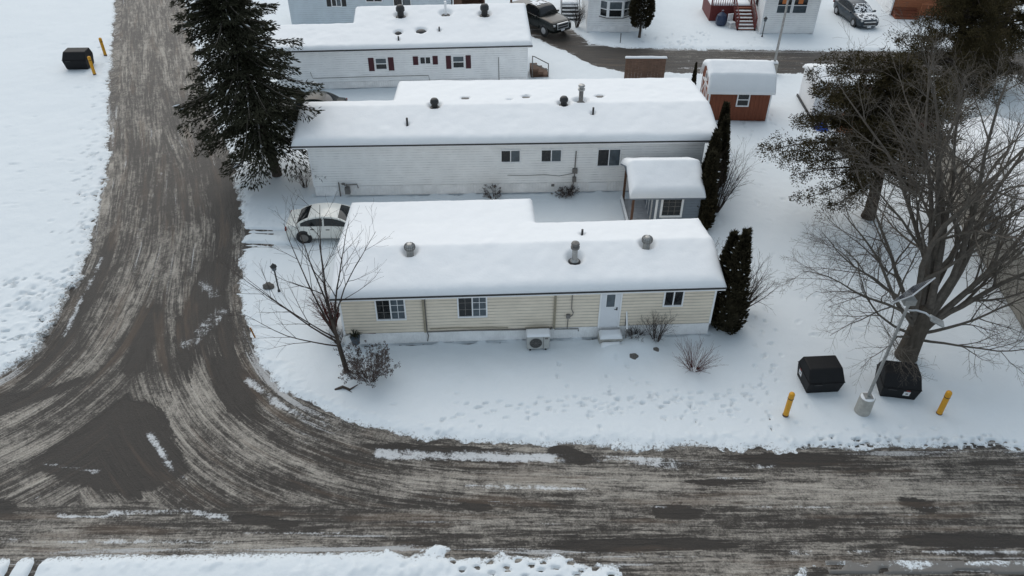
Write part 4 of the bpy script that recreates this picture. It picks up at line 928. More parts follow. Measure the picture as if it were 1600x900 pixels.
# garden lamp, stake, rocks
def garden_lamp(loc, label):
    t = thing('garden_lamp', label, 'lamp post', loc)
    q = MB(); q.tube([(0, 0, -.05), (0, 0, 1.2)], .035, 8); q.lathe([(.07, 0), (.06, .12), (.035, .16)], (0, 0, 0), 10); q.build('post', M['black'], t)
    q = MB(); q.lathe([(.05, 1.2), (.10, 1.24), (.13, 1.42)], (0, 0, 0), 6); q.build('lantern', M['glass2'], t)
    q = MB(); q.lathe([(.16, 1.42), (.15, 1.45), (.06, 1.54), (.02, 1.60)], (0, 0, 0), 6); q.build('lantern_cap', M['black'], t)
    return t
garden_lamp((-10.45, 27.6, 0), 'small black lamp post on the snowy lawn by the street bend')
garden_lamp((19.0, 59.0, 0), 'small black lamp post in front of the white house with orange lit window')
def rock(x_, y_, s_, label, seed):
    b = bmesh.new(); bmesh.ops.create_icosphere(b, subdivisions=3, radius=1)
    rr = random.Random(seed)
    for v in b.verts:
        n_ = float(fbm(np.array(v.co.x*1.6+seed), np.array(v.co.y*1.6+v.co.z*2))); v.co *= .7+.6*n_; v.co.z *= .7
    me = bpy.data.meshes.new('rock'); b.to_mesh(me); b.free(); me.materials.append(M['rock'])
    o = bpy.data.objects.new('rock', me); col.objects.link(o); o.location = (x_, y_, s_*.35); o.scale = (s_, s_*.8, s_); return tag(o, label, 'rock')
rock(-11.0, 27.9, .26, 'dark rock in the snow beside the small lamp post', 2)
rock(4.95, 23.35, .22, 'dark edging stone in the snow in front of the entrance step mound', 5); rock(5.85, 23.75, .2, 'dark stone on the snow mound nearest the leafless front shrub', 8)
q = MB(); q.box(-.03, -.015, -.1, .03, .015, .55); o = q.build('marker_stake', M['woodstake'], loc=(-10.75, 24.55, 0)); o.rotation_euler = (0, R(-10), 0); tag(o, 'orange brown wooden stake in the snow at the street bend', 'stake')
q = MB(); q.tube([(0, 0, -.1), (0, 0, .75)], .03, 6); o = q.build('marker_stake', M['black'], loc=(8.05, 57.7, 0)); tag(o, 'thin dark stake in the snow by the far road', 'stake')

# ------------------------------------------------------------------ bins and bollards
def bin_(loc, rz, label, stick, sc_=1.0):
    t = thing('waste_bin', label, 'bin', loc, rz, 'large black bins with sloped lids')
    def fr(x0, x1, y0, y1, za, X0, X1, Y0, Y1, zb, mb):
        mb.add([(x0, y0, za), (x1, y0, za), (x1, y1, za), (x0, y1, za), (X0, Y0, zb), (X1, Y0, zb), (X1, Y1, zb), (X0, Y1, zb)], [(0, 3, 2, 1), (4, 5, 6, 7), (0, 1, 5, 4), (1, 2, 6, 5), (2, 3, 7, 6), (3, 0, 4, 7)])
    q = MB(); fr(-.64, .64, -.54, .50, .04, -.70, .70, -.66, .60, .66, q); q.build('body', M['binblack'], t, bevel=.05, segs=3)
    q = MB(); fr(-.706, .706, -.666, .606, .66, -.706, .706, -.666, .606, .685, q); q.build('rim', M['binblack'], t, bevel=.02)
    q = MB(); fr(-.70, .70, -.66, .60, .685, -.65, .65, -.30, .44, 1.10, q); q.build('lid', M['binblack'], t, bevel=.05, segs=3)
    q = MB(); q.box(-.6, -.44, -.02, .6, .44, .04); q.build('skid', M['black'], t)
    q = MB(); q.box(-.5, -.70, .60, -.2, -.64, .64); q.build('handle', M['black'], t)
    if stick:
        fm = front(.0) if stick == 'front' else left(.0)
        def onface(a, z): 
            k = (z-.04)/.62; o_ = (.54 if stick == 'front' else .64) + k*(.12 if stick == 'front' else .06) + .008
            return fm(a, o_, z)
        q = MB(); q.add([onface(.10, .30), onface(.34, .30), onface(.34, .54), onface(.10, .54)], [(0, 1, 2, 3)]); s1 = q.build('label', M['sticker'], t)
        def of2(a, z):
            p = onface(a, z); k = .004; return (p[0], p[1]-k, p[2]) if stick == 'front' else (p[0]-k, p[1], p[2])
        q = MB(); q.add([of2(.18, .38), of2(.27, .38), of2(.27, .45), of2(.18, .45)], [(0, 1, 2, 3)]); q.build('print', M['black'], s1)
        q = MB(); q.add([onface(.16, .58), onface(.3, .58), onface(.3, .62), onface(.16, .62)], [(0, 1, 2, 3)]); q.build('red_label', M['redmark'], t)
    return t
bin_((11.98, 21.95, 0), R(4), 'black waste bin between the left bollard and the solar street lamp', 'left')
bin_((14.88, 21.65, 0), R(-9), 'black waste bin with a white label on its front, under the bare tree', 'front')
bt = bin_((-30.3, 52.9, 0), R(2), 'black waste bin with two leaning yellow posts beside it, far across the side street', None)
bt.scale = (1.15, 1.1, 1.1)
def bollard(loc, label, lean=0, h=1.2, cat='bollard'):
    t = thing('bollard', label, cat, loc, 0, 'yellow bollards'); t.rotation_euler = (0, lean, 0)
    q = MB(); q.lathe([(.105, -.1), (.105, h-.2), (.11, h-.19), (.11, h-.05), (.09, h), (.04, h+.03), (.01, h+.035)], (0, 0, 0), 18); q.build('sleeve', M['yellow'], t, smooth=False)
    q = MB(); q.lathe([(.113, h-.26), (.113, h-.23)], (0, 0, 0), 18); q.build('band', M['black'], t)
    q = MB(); q.lathe([(.113, .0), (.113, .10)], (0, 0, 0), 18); q.build('base_ring', M['postwood'], t)
bollard((10.28, 20.25, 0), 'yellow bollard standing left of the two front bins, nearest the road'); bollard((16.08, 20.35, 0), 'yellow bollard standing in open snow right of the solar street lamp')
bollard((-28.75, 51.5, 0), 'yellow post leaning close against the far black bin', R(0), 1.3); bollard((-29.4, 54.9, 0), 'yellow post standing in snow behind the far black bin', 0, 1.3)

# ------------------------------------------------------------------ street lamps
SL = thing('street_lamp', 'solar street lamp on a round concrete base between the two front bins', 'street lamp', (13.22, 20.45, 0))
q = MB(); q.lathe([(.30, -.1), (.29, .02), (.275, .80), (.265, .82), (.1, .82)], (0, 0, 0), 28); q.build('concrete_base', M['concrete'], SL, smooth=False)
q = MB(); q.lathe([(.26, .815), (.24, .85), (.13, .86)], (0, 0, 0), 24); q.build('snow_cover', M['roofsnow'], SL)
q = MB(); q.box(-.15, -.15, .86, .15, .15, .89); q.build('base_plate', M['galv'], SL)
q = MB(); q.tube([(0, 0, .88), (.12, .0, 5.35)], [.06, .05], 14); q.build('pole', M['galv'], SL, smooth=False)
PNL = MB(); PNL.box(-.75, -.45, -.02, .75, .45, .02); pn_ = PNL.build('solar_panel', M['alu'], SL); pn_.location = (.15, .12, 5.75); pn_.rotation_euler = (R(-52), 0, R(40))
q = MB(); q.box(-.71, -.41, .02, .71, .41, .026)
q.build('solar_cells', M['solar'], pn_)
q = MB(); q.box(-.08, -.10, 5.28, .30, .16, 5.50); q.build('battery_box', M['galv'], SL)
q = MB(); q.tube([(.12, 0, 5.0), (.42, -.06, 5.06), (.72, -.13, 5.0), (.95, -.18, 4.84)], .035, 8); q.build('arm', M['alu'], SL, smooth=True)
q = MB(); q.box(-.26, -.17, -.04, .26, .17, .04); o = q.build('lamp_head', M['galv'], SL, bevel=.03); o.location = (1.14, -.24, 4.74); o.rotation_euler = (0, R(22), R(-18))
FL = thing('street_lamp', 'tall grey street lamp on a concrete base behind the red brown barn shed', 'street lamp', (18.0, 52.1, 0))
q = MB(); q.lathe([(.30, -.1), (.28, .75), (.1, .78)], (0, 0, 0), 20); q.build('concrete_base', M['concrete'], FL)
q = MB(); q.box(-.22, -.22, .78, .22, .22, .92); q.build('snow_cover', M['roofsnow'], FL, bevel=.05)
q = MB(); q.tube([(0, 0, .8), (0, 0, 6.2)], [.085, .065], 12); q.build('pole', M['galv'], FL)
q = MB(); q.box(-.7, -.4, -.02, .7, .4, .03); o = q.build('solar_panel', M['solar'], FL); o.location = (0, .1, 6.4); o.rotation_euler = (R(30), R(-30), 0)
q = MB(); q.tube([(0, 0, 5.9), (.5, -.1, 5.95), (1.1, -.3, 5.7)], .035, 8); q.build('arm', M['alu'], FL)
q = MB(); q.box(1.0, -.45, 5.6, 1.5, -.15, 5.68); q.build('lamp_head', M['galv'], FL, bevel=.02)

# ------------------------------------------------------------------ porch steps, bag, chair
PS = thing('porch_steps', 'dark red porch steps climbing beside the white house with orange lit window', 'porch', (17.2, 60.3, 0), 0)
for i in range(7): 
    q = MB(); q.box(.25, .3*i, .17*i+.1, 1.5, .3*i+.30, .17*i+.16); tr = q.build('tread', M['redwood'], PS)
    if i < 6: snow_cap(tr, [(.27, .3*i+.02, 1.48, .3*i+.2)], (lambda zz: (lambda x, y: zz+0*x))(.17*i+.161), .06, .06, .06)
for a in (.15, 1.5):
    q = MB(); q.add([(a, -.05, .0), (a+.08, -.05, 0), (a+.08, 2.3, 1.2), (a, 2.3, 1.2), (a, -.05, .2), (a+.08, -.05, .2), (a+.08, 2.3, 1.4), (a, 2.3, 1.4)], [(0, 1, 2, 3), (4, 5, 6, 7), (0, 1, 5, 4), (1, 2, 6, 5), (2, 3, 7, 6), (3, 0, 4, 7)]); q.build('stringer', M['redpaint'], PS)
    q = MB(); q.box(a, -.05, 0, a+.09, .05, 1.05); q.box(a, 2.2, 0, a+.09, 2.3, 2.2); q.tube([(a+.045, -.1, 1.0), (a+.045, 2.3, 2.2)], .05, 5)
    for k in range(8): t_ = .25+k*.25; q.box(a+.03, t_, .1+.52*t_, a+.06, t_+.04, 1.05+.52*t_)
    q.build('railing', M['redpaint'], PS)
q = MB(); q.box(-1.6, 2.1, 0, 1.6, 5, 1.25); q.build('deck', M['redpaint'], PS); snow_cap(PS, [(-1.6, 2.12, 1.6, 5)], lambda x, y: 1.25+0*x, .15, .2, .2)
q = MB(); q.box(-1.6, 2.05, 1.25, -1.5, 2.15, 2.2); q.box(-1.6, 2.05, 2.1, .1, 2.12, 2.2)
for k in range(9): q.box(-1.45+.18*k, 2.06, 1.25, -1.41+.18*k, 2.10, 2.1)
q.build('deck_railing', M['redpaint'], PS)
BG = thing('refuse_bag', 'dark blue plastic bag slumped at the foot of the dark red porch', 'bag', (16.35, 61.5, 0))
b = MB(); b.lathe([(.25, 0), (.42, .15), (.46, .5), (.36, .85), (.12, 1.05), (.06, 1.12), (.10, 1.2)], (0, 0, 0), 12); b.build('sack', M['bag'], BG, smooth=False)
b = MB(); b.lathe([(.075, 1.08), (.08, 1.13)], (0, 0, 0), 10); b.build('tie', M['redpaint'], BG)
CH = thing('garden_chair', 'white plastic chair standing against the dark red porch steps', 'chair', (17.0, 60.9, .05), R(20))
q = MB(); q.box(-.24, -.24, .42, .24, .24, .46); q.build('seat', M['chair'], CH)
q = MB()
for k in range(4): q.box(-.23+.125*k, .22, .46, -.15+.125*k, .25, .95)
q.box(-.24, .215, .95, .24, .255, 1.02); q.build('backrest', M['chair'], CH)
for sx in (-.22, .18):
    for sy in (-.22, .18): q = MB(); q.box(sx, sy, 0, sx+.04, sy+.04, .42); q.build('leg', M['chair'], CH)
S5 = thing('entry_steps', 'dark entry steps with snowy treads left of the house with the bay window', 'steps', (3.9, 62.4, 0), 0)
for i in range(4):
    q = MB(); q.box(0, .32*i, .2*i+.1, 1.35, .32*i+.32, .2*i+.17); tr = q.build('tread', M['black'], S5)
    snow_cap(tr, [(.03, .32*i+.06, 1.32, .32*i+.24)], (lambda zz: (lambda x, y: zz+0*x))(.2*i+.171), .06, .08, .06)
q = MB(); q.box(0, 1.28, 0, 1.35, 3.2, .9); q.build('landing', M['deckboards'], S5); snow_cap(S5, [(0, 1.28, 1.35, 3.2)], lambda x, y: .9+0*x, .14, .15, .15)
for a in (-.05, 1.35): q = MB(); q.box(a, -.02, 0, a+.05, .04, 1.0); q.tube([(a+.02, 0, 1), (a+.02, 1.3, 1.75), (a+.02, 3.2, 1.75)], .03, 5); q.build('railing', M['black'], S5)
# steps at the end of the shuttered home
S3 = thing('entry_steps', 'short wooden steps with dark rail at the right end of the maroon shuttered home', 'steps', (1.25, 51.3, 0), R(4.2))
for i in range(3): q = MB(); q.box(.0, .0, .0, 1.2-.35*i, 1.1, .2*(i+1)); q.build('tread', M['wood'], S3)
q = MB()
for a, z0 in ((.05, .6), (1.15, .0)): q.box(a, -.04, 0, a+.06, .02, z0+.95)
q.tube([(.05, -.01, 1.5), (.2, -.01, 1.5), (1.2, -.01, .95)], .035, 5); q.tube([(.05, -.01, 1.05), (1.2, -.01, .5)], .035, 5); q.build('railing', M['pipe'], S3)

# ------------------------------------------------------------------ vehicles
def vehicle(name, label, cat, loc, rz, L, W, H, paint, kind='sedan', snow=(), rimm='rim'):
    t = thing(name, label, cat, loc, rz)
    h2 = L/2
    if kind == 'sedan':
        kx = [-1, -.985, -.94, -.72, -.5, .0, .42, .62, .85, .95, .985, 1.0]
        kt = [.62, .86, .97, 1.00, .97, .93, .95, .90, .80, .70, .60, .48]
        kb = [.40, .30, .24, .20, .20, .20, .20, .20, .21, .24, .28, .36]
        kw = [.74, .84, .90, .97, 1, 1, 1, .99, .94, .86, .78, .68]
        cab = (-.82, .50, -.44, .12); belt = .90; wx = (-.60, .62); wr = .33
    else:
        kx = [-1, -.99, -.95, -.5, .0, .3, .46, .6, .88, .95, .985, 1.0]
        kt = [1.15, 1.3, 1.32, 1.30, 1.28, 1.26, 1.26, 1.24, 1.18, 1.12, 1.0, .75]
        kb = [.55, .48, .40, .34, .34, .34, .34, .34, .36, .40, .42, .46]
        kw = [.90, .93, .96, 1, 1, 1, 1, 1, .97, .93, .88, .84]
        cab = (-.30, .42, -.24, .17); belt = 1.22; wx = (-.58, .62); wr = .40
    def ring(xf):
        w_ = np.interp(xf, kx, kw)*W/2; zt = np.interp(xf, kx, kt); zb = np.interp(xf, kx, kb); m_ = zb+(zt-zb)*.55
        half = [(w_*.82, zb), (w_*.95, zb+.07), (w_, m_-.1), (w_*1.0, m_), (w_*.985, zt-.14), (w_*.95, zt-.05), (w_*.86, zt-.005), (w_*.55, zt+.015), (0, zt+.022)]
        return half
    st = sorted(set(list(np.linspace(-1, 1, 33)) + kx)); vs = []; fs = []
    for xf in st:
        hf = ring(xf); full = hf + [(-a, z_) for a, z_ in hf[-2::-1]]
        vs += [(xf*h2, a, z_) for a, z_ in full]
    n = 17
    for i in range(len(st)-1):
        for k in range(n-1): fs.append((i*n+k, i*n+k+1, (i+1)*n+k+1, (i+1)*n+k))
        fs.append((i*n+n-1, i*n, (i+1)*n, (i+1)*n+n-1))
    fs += [tuple(range(n)), tuple((len(st)-1)*n+k for k in range(n))]
    b = MB(); b.add(vs, fs); body = b.build('body', M[paint], t, smooth=True)
    # cabin
    rb, fb, rt, ft = [c_*h2 for c_ in cab]; wb, wt = W/2*.92, W/2*.70; ex_ = 2.3 if kind == 'sedan' else 5.0
    ur, uf = (rt-rb)/(fb-rb), (ft-rb)/(fb-rb); um = (ur+uf)/2
    def zr_(u):
        q_ = (um-u)/um if u < um else (u-um)/(1-um)
        return belt-.05+(H-.04-belt+.05)*max(0, 1-q_**ex_)
    def wy_(z_): return wb-(wb-wt)*max(0, (z_-belt)/(H-belt))
    def top_(u, q_, push=0): z_ = zr_(u); y_ = wy_(z_); return (rb+(fb-rb)*u, y_*q_, z_+.05*(1-q_*q_)*min(1, (z_-belt+.05)/(H-belt))+push)
    def side_(u, t_, s_, push=0): z_ = belt-.05+(zr_(u)-belt+.05)*t_; return (rb+(fb-rb)*u, s_*(wy_(z_)+push), z_)
    us = np.linspace(0, 1, 25); b = MB()
    for s_ in (1, -1): b.add([side_(u, t_, s_) for u in us for t_ in (0, .5, 1)], [(i*3+k, i*3+k+1, i*3+k+4, i*3+k+3) for i in range(24) for k in range(2)])
    b.add([top_(u, q_) for u in us for q_ in np.linspace(-1, 1, 9)], [(i*9+k, i*9+k+1, i*9+k+10, i*9+k+9) for i in range(24) for k in range(8)])
    cb = b.build('cabin', M[paint], t, smooth=True)
    def patch(name, fn, u0, u1, v0, v1, m_, nu=8, nv=6, mask=None, par=t):
        U = np.linspace(u0, u1, nu+1); V_ = np.linspace(v0, v1, nv+1); q = MB()
        fs = [(i*(nv+1)+k, i*(nv+1)+k+1, (i+1)*(nv+1)+k+1, (i+1)*(nv+1)+k) for i in range(nu) for k in range(nv) if mask is None or float(fbm(np.array(i*.22+mask[0]), np.array(k*.3+mask[0]), 4)) > mask[1]]
        q.add([fn(u, v_) for u in U for v_ in V_], fs); return q.build(name, M[m_], par, smooth=True)
    patch('windscreen', lambda u, v_: top_(u, v_, .012), uf+.03, .955, -.88, .88, 'glass'); patch('rear_window', lambda u, v_: top_(u, v_, .012), .05, ur-.03, -.84, .84, 'glass')
    for s_ in (1, -1):
        for u0, u1 in ((.13, um-.015), (um+.015, .90)): patch('side_window', lambda u, v_: side_(u, v_, s_, .008), u0, u1, .20, .86, 'glass')
    if 'windscreen' in snow: patch('snow_cover', lambda u, v_: top_(u, v_, .025), uf, .97, -.9, .9, 'roofsnow', 22, 26, (3.3, .47))
    if 'roof' in snow: patch('snow_cover', lambda u, v_: top_(u, v_, .03), ur+.02, uf-.02, -.92, .92, 'roofsnow', 26, 24, (7.3, .43))
    if 'hood' in snow:
        def hood_(u, v_):
            hf = ring(u); yy = v_*hf[6][0]; return (u*h2, yy, float(np.interp(abs(yy), [0, hf[7][0], hf[6][0]], [hf[8][1], hf[7][1], hf[6][1]]))+.018)
        patch('snow_cover', hood_, .5, .93, -1, 1, 'roofsnow', 22, 24, (2.1, .45))
    # doors with handles
    for s_ in (1, -1):
        for xa, xb in ((cab[0]*.62, (cab[0]+cab[1])/2-.035), ((cab[0]+cab[1])/2-.02, cab[1]*.93)):
            q = MB(); xs_ = np.linspace(xa, xb, 8); pts = []
            for xf in xs_: pts += [(xf*h2, s_*(a+.006), z_) for a, z_ in ring(xf)[1:6]]
            q.add(pts, [(i*5+k, i*5+k+1, (i+1)*5+k+1, (i+1)*5+k) for i in range(7) for k in range(4)]); dr_ = q.build('door', M[paint], t, smooth=True)
            hf = ring(xa); xh = xa*h2+.16; q = MB(); q.box(xh, s_*hf[4][0]-.02, hf[4][1]-.04, xh+.18, s_*hf[4][0]+.025, hf[4][1]); q.build('handle', M['black'], dr_)
    for s_ in (1, -1):
        for xf in wx:
            wy = W/2*.995
            q = MB(); q.tube([(xf*h2, s_*(wy-.05), wr+.02), (xf*h2, s_*(wy+.004), wr+.02)], wr*1.16, 24); q.build('wheel_arch', M['black'], t)
            q = MB(); q.tube([(xf*h2, s_*(wy-.2), wr), (xf*h2, s_*(wy-.01), wr), (xf*h2, s_*(wy+.018), wr)], [wr, wr, wr*.92], 24); wh = q.build('wheel', M['rubber'], t)
            q = MB(); q.tube([(xf*h2, s_*(wy), wr), (xf*h2, s_*(wy+.024), wr)], wr*.62, 20)
            rm = q.build('rim', M[rimm], wh)
    for s_ in (1, -1):
        hf = ring(.93); zt = hf[8][1]
        q = MB(); a0 = hf[5][0]*.98
        hz = (.62, .74) if kind == 'sedan' else (.92, 1.06)
        q.box(h2*.93, s_*a0*.98-(.16 if s_ > 0 else -.0)-.0, hz[0], h2*.995 if kind != 'sedan' else h2*.975, s_*a0*.98+(.0 if s_ > 0 else .16), hz[1]); q.build('headlight', M['lens'], t, bevel=.02)
        q = MB(); q.box(-h2*.985, s_*W/2*.84-.12, .72 if kind == 'sedan' else .95, -h2*.95, s_*W/2*.84+.08, .88 if kind == 'sedan' else 1.2); q.build('tail_light', M['redlens'], t, bevel=.02)
        q = MB(); q.box(cab[1]*h2-.35, s_*W/2*1.0-(.0 if s_ > 0 else .20), belt-.02, cab[1]*h2-.2, s_*W/2*1.0+(.2 if s_ > 0 else 0), belt+.13); q.build('wing_mirror', M[paint], t, bevel=.04)
    gz = (.38, .58) if kind == 'sedan' else (.70, 1.06)
    q = MB(); q.box(h2*.96, -W*.25, gz[0], h2*1.008, W*.25, gz[1]); gl = q.build('grille', M['black'], t, bevel=.02)
    q = MB(); q.box(h2*.97, -W*.27, gz[1], h2*1.016, W*.27, gz[1]+.05); q.box(h2*.97, -W*.27, gz[0]-.04, h2*1.016, W*.27, gz[0])
    if kind != 'sedan': q.box(h2*.97, -W*.27, gz[0], h2*1.016, -W*.25, gz[1]); q.box(h2*.97, W*.25, gz[0], h2*1.016, W*.27, gz[1]); q.box(h2*.97, -W*.25, .86, h2*1.014, W*.25, .885)
    q.build('chrome_trim', M['alu'], gl)
    q = MB(); z_ = gz[0]-.19; q.box(h2*1.0, -.16, z_, h2*1.012+.01, .16, z_+.13); q.build('number_plate', M['plate'], t)
    q = MB(); q.box(-h2*1.012, -.16, .6, -h2*.99, .16, .73); q.build('number_plate', M['plate'], t)
    return t
vehicle('parked_car', 'white sedan parked in the drive behind the cream mobile home', 'car', (-8.75, 32.3, 0), R(1.5), 4.5, 1.74, 1.43, 'carwhite', rimm='pipe')
vehicle('parked_car', 'dark green car parked between the two white mobile homes, beside the spruce', 'car', (-12.5, 45.1, .05), R(180), 4.4, 1.75, 1.5, 'cargreen')
vehicle('parked_car', 'slate grey sedan with patchy snow on its bonnet and windscreen', 'car', (27.35, 62.9, 0), R(-82), 4.65, 1.82, 1.45, 'cargrey', snow=('hood', 'windscreen'))
vehicle('pickup_truck', 'black pickup truck with snow on its roof at the end of the far road', 'pickup truck', (2.05, 61.1, 0), R(-52), 5.6, 2.0, 1.88, 'carblack', 'pickup', snow=('roof',))

# ------------------------------------------------------------------ trees and shrubs
def perp(d):
    u = d.orthogonal().normalized(); return u, d.cross(u)
def grow(mb, p, d, L, r0, r1, lvl, rr, spec, tips=None):
    """one branch and its children; spec[lvl] = (n_children, length_factor, spread_deg, wobble, upward, sides, segs)"""
    nch, lf, spread, wob, up, sides, segs = spec[lvl]
    pts = [p.copy()]; dirs = [d.copy()]; cur = p.copy(); dd_ = d.copy()
    for i in range(segs):
        dd_ = (dd_ + Vector((rr.gauss(0, wob), rr.gauss(0, wob), rr.gauss(0, wob)+up))).normalized()
        cur = cur + dd_*(L/segs); pts.append(cur.copy()); dirs.append(dd_.copy())
    rad = [r0+(r1-r0)*(i/segs)**.8 for i in range(segs+1)]
    mb.tube(pts, rad, sides, caps=False)
    if tips is not None and lvl == len(spec)-1: tips.append((pts[-1].copy(), dirs[-1].copy()))
    if lvl+1 >= len(spec): return
    for k in range(nch):
        t = .22+.78*(k+rr.uniform(.1, .9))/nch; fi = t*segs; i = min(int(fi), segs-1); q = fi-i
        bp_ = pts[i].lerp(pts[i+1], q); bd = dirs[i+1]; u, v = perp(bd)
        az = rr.uniform(0, 6.283) if k == 0 else az0+2.4+rr.uniform(-.5, .5)
        az0 = az; sp = R(spread)*rr.uniform(.7, 1.25)
        nd = (bd*math.cos(sp)+(u*math.cos(az)+v*math.sin(az))*math.sin(sp)).normalized()
        rb = max(rad[i]*(1-q)+rad[i+1]*q, .004)
        grow(mb, bp_, nd, L*lf*(1.15-.6*t)*rr.uniform(.75, 1.2), rb*.62, max(rb*.18, spec[-1][-1] if False else .0035), lvl+1, rr, spec, tips)

def sprays_mesh(C, D, ln, wd, rnd, fold=.25):
    """many small leaf-like diamond blades: centre base C, direction D"""
    n = len(C); D = D/np.linalg.norm(D, axis=1, keepdims=True)
    A = rnd.normal(size=(n, 3)); S = np.cross(D, A); S /= np.linalg.norm(S, axis=1, keepdims=True)+1e-9
    Nn = np.cross(D, S)
    ln = ln[:, None]; wd = wd[:, None]
    V = np.stack([C, C+D*ln*.45+S*wd+Nn*wd*fold, C+D*ln, C+D*ln*.45-S*wd+Nn*wd*fold], 1).reshape(-1, 3)
    F = np.arange(4*n).reshape(n, 4); return V, F

# --- the big spruce by the side street
def spruce(loc, H, lean, seed):
    rr = random.Random(seed); rn = np.random.default_rng(seed)
    t = thing('spruce_tree', 'tall dark spruce with drooping boughs leaning over the side street', 'tree', loc)
    top = Vector((lean, .3, H))
    q = MB(); q.tube([(0, 0, -.2), (.0, 0, .3), (lean*.25, .1, H*.3), (lean*.6, .2, H*.65), tuple(top)], [.34, .27, .20, .12, .02], 12); q.build('trunk', M['bark'], t, smooth=True)
    C, D, LN, WD = [], [], [], []; sn = []; wood = MB()
    z = 2.35
    while z < H-.2:
        f = (z-2.0)/(H-2.0); cx = Vector((lean*z/H, .3*z/H, z)); reach = (4.15*(1-f)**.75)*(.45+.55*min(1, (z-1.2)/3.0)) + .25
        nb = 7
        a0 = rr.uniform(0, 6.28)
        for k in range(nb):
            a = a0+2*math.pi*k/nb+rr.uniform(-.35, .35); L_ = reach*rr.choice((.45, .75, .9, 1.0, 1.15))*rr.uniform(.85, 1.15)
            if rr.random() < .10: continue
            el = .30-.55*(1-f)+rr.uniform(-.15, .15)
            d = Vector((math.cos(a)*math.cos(el), math.sin(a)*math.cos(el), math.sin(el)))
            n = 7; pts = [cx.copy()]; cur = cx.copy(); dd_ = d.copy()
            for i in range(n):
                dd_ = (dd_+Vector((0, 0, -.10 if i < 4 else .10))).normalized(); cur = cur+dd_*L_/n; pts.append(cur.copy())
            wood.tube(pts, [.045*(1-i/n)+.008 for i in range(n+1)], 4, caps=False)
            side = Vector((-math.sin(a), math.cos(a), 0))
            for i in range(1, n+1):
                fr = i/n; w_ = L_*.34*(1-abs(fr-.55)*1.1)+.14
                nt_ = int(52*(.5+.5*fr)*(L_/2.5)**.5)+8
                for _ in range(nt_):
                    s_ = rr.uniform(-1, 1); b0 = pts[i-1].lerp(pts[i], rr.random())
                    p_ = b0+side*s_*w_*rr.uniform(.5, 1)+Vector((0, 0, -abs(s_)*w_*.25-rr.random()*.12))
                    dr_ = (dd_*.8+side*s_*.9+Vector((rr.gauss(0, .25), rr.gauss(0, .25), rr.gauss(-.25, .3))))
                    C.append(p_); D.append(dr_); LN.append(rr.uniform(.13, .30)); WD.append(rr.uniform(.022, .045))
                if rr.random() < .16: sn.append((b0+Vector((0, 0, .05)), dd_.copy()))
        z += .36-.10*f
    wood.build('boughs', M['twiggrey'], t)
    V, F = sprays_mesh(np.array([tuple(c_) for c_ in C]), np.array([tuple(c_) for c_ in D]), np.array(LN), np.array(WD), rn); np_mesh('needles', V, F, M['spruce'], t)
    V, F = sprays_mesh(np.array([tuple(c_[0]) for c_ in sn]), np.array([tuple(c_[1]) for c_ in sn]), np.full(len(sn), .42), np.full(len(sn), .035), rn); tag(np_mesh('snow_flecks', V, F, M['roofsnow'], t), kind='stuff')
    return t
spruce((-12.9, 37.67, 0), 13.5, -1.4, 5)

# --- ragged evergreens on the right
def evergreen(loc, H, rx, ry, label, seed, m_='pine', zlow=1.2, trunk_r=.32, limbs=(), dens=1.0, lean=(0, 0), ln_=(.06, .15), name='evergreen_tree', nb=None):
    rr = random.Random(seed); rn = np.random.default_rng(seed); t = thing(name, label, 'tree', loc)
    lx, ly = lean
    q = MB(); q.tube([(0, 0, -.2), (.02, 0, .4), (lx*.4, ly*.4, H*.45), (lx, ly, H*.93)], [trunk_r*1.25, trunk_r, trunk_r*.6, .03], 12); q.build('trunk', M['bark'], t, smooth=True)
    wood = MB(); C, D, LN, WD = [], [], [], []
    B = []
    for k in range(nb or int(90*dens)):
        f = rr.random()**.85; z = zlow+(H*.97-zlow)*f; a = rr.uniform(0, 6.283)
        prof = (math.sin(math.pi*min(1, .22+.78*f)))**.7 if f > .35 else .55+.45*f/.35
        prof = prof*(1-.35*f)
        B.append((Vector((lx*z/H, ly*z/H, z*.92)), a, prof*rr.uniform(.55, 1.15), rr.uniform(-.25, .5)))
    for zz, a, rl, el in limbs: B.append((Vector((lx*zz/H, ly*zz/H, zz)), a, rl, el))
    for cx, a, pr, el in B:
        L_ = math.hypot(rx*math.cos(a), ry*math.sin(a))*pr
        d = Vector((math.cos(a)*math.cos(el), math.sin(a)*math.cos(el), math.sin(el))); n = 6; pts = [cx.copy()]; cur = cx.copy()
        for i in range(n):
            d = (d+Vector((rr.gauss(0, .10), rr.gauss(0, .10), rr.gauss(-.02, .06)))).normalized(); cur = cur+d*L_/n; pts.append(cur.copy())
        wood.tube(pts, [.06*(1-i/n)+.01 for i in range(n+1)], 4, caps=False)
        u, v = perp(d)
        ncl = max(4, int(L_*4.6))
        for c_ in range(ncl):
            fr = .22+.78*(c_+rr.random())/ncl; i = min(int(fr*n), n-1); b0 = pts[i].lerp(pts[i+1], fr*n-i)
            ctr = b0+Vector((rr.gauss(0, .22), rr.gauss(0, .22), rr.gauss(.02, .16))); rad = rr.uniform(.20, .46)*(.7+.6*fr)
            for _ in range(int(95*dens)):
                w3 = Vector((rr.gauss(0, 1), rr.gauss(0, 1), rr.gauss(0, .7))).normalized()
                C.append(ctr+w3*rad*rr.uniform(.25, .9)); D.append(w3+d*.6+Vector((0, 0, .25))); LN.append(rr.uniform(*ln_)); WD.append(rr.uniform(.014, .034))
    wood.build('limbs', M['bark'], t)
    V, F = sprays_mesh(np.array([tuple(c_) for c_ in C]), np.array([tuple(c_) for c_ in D]), np.array(LN), np.array(WD), rn); np_mesh('foliage', V, F, M[m_], t)
    return t
PI = math.pi
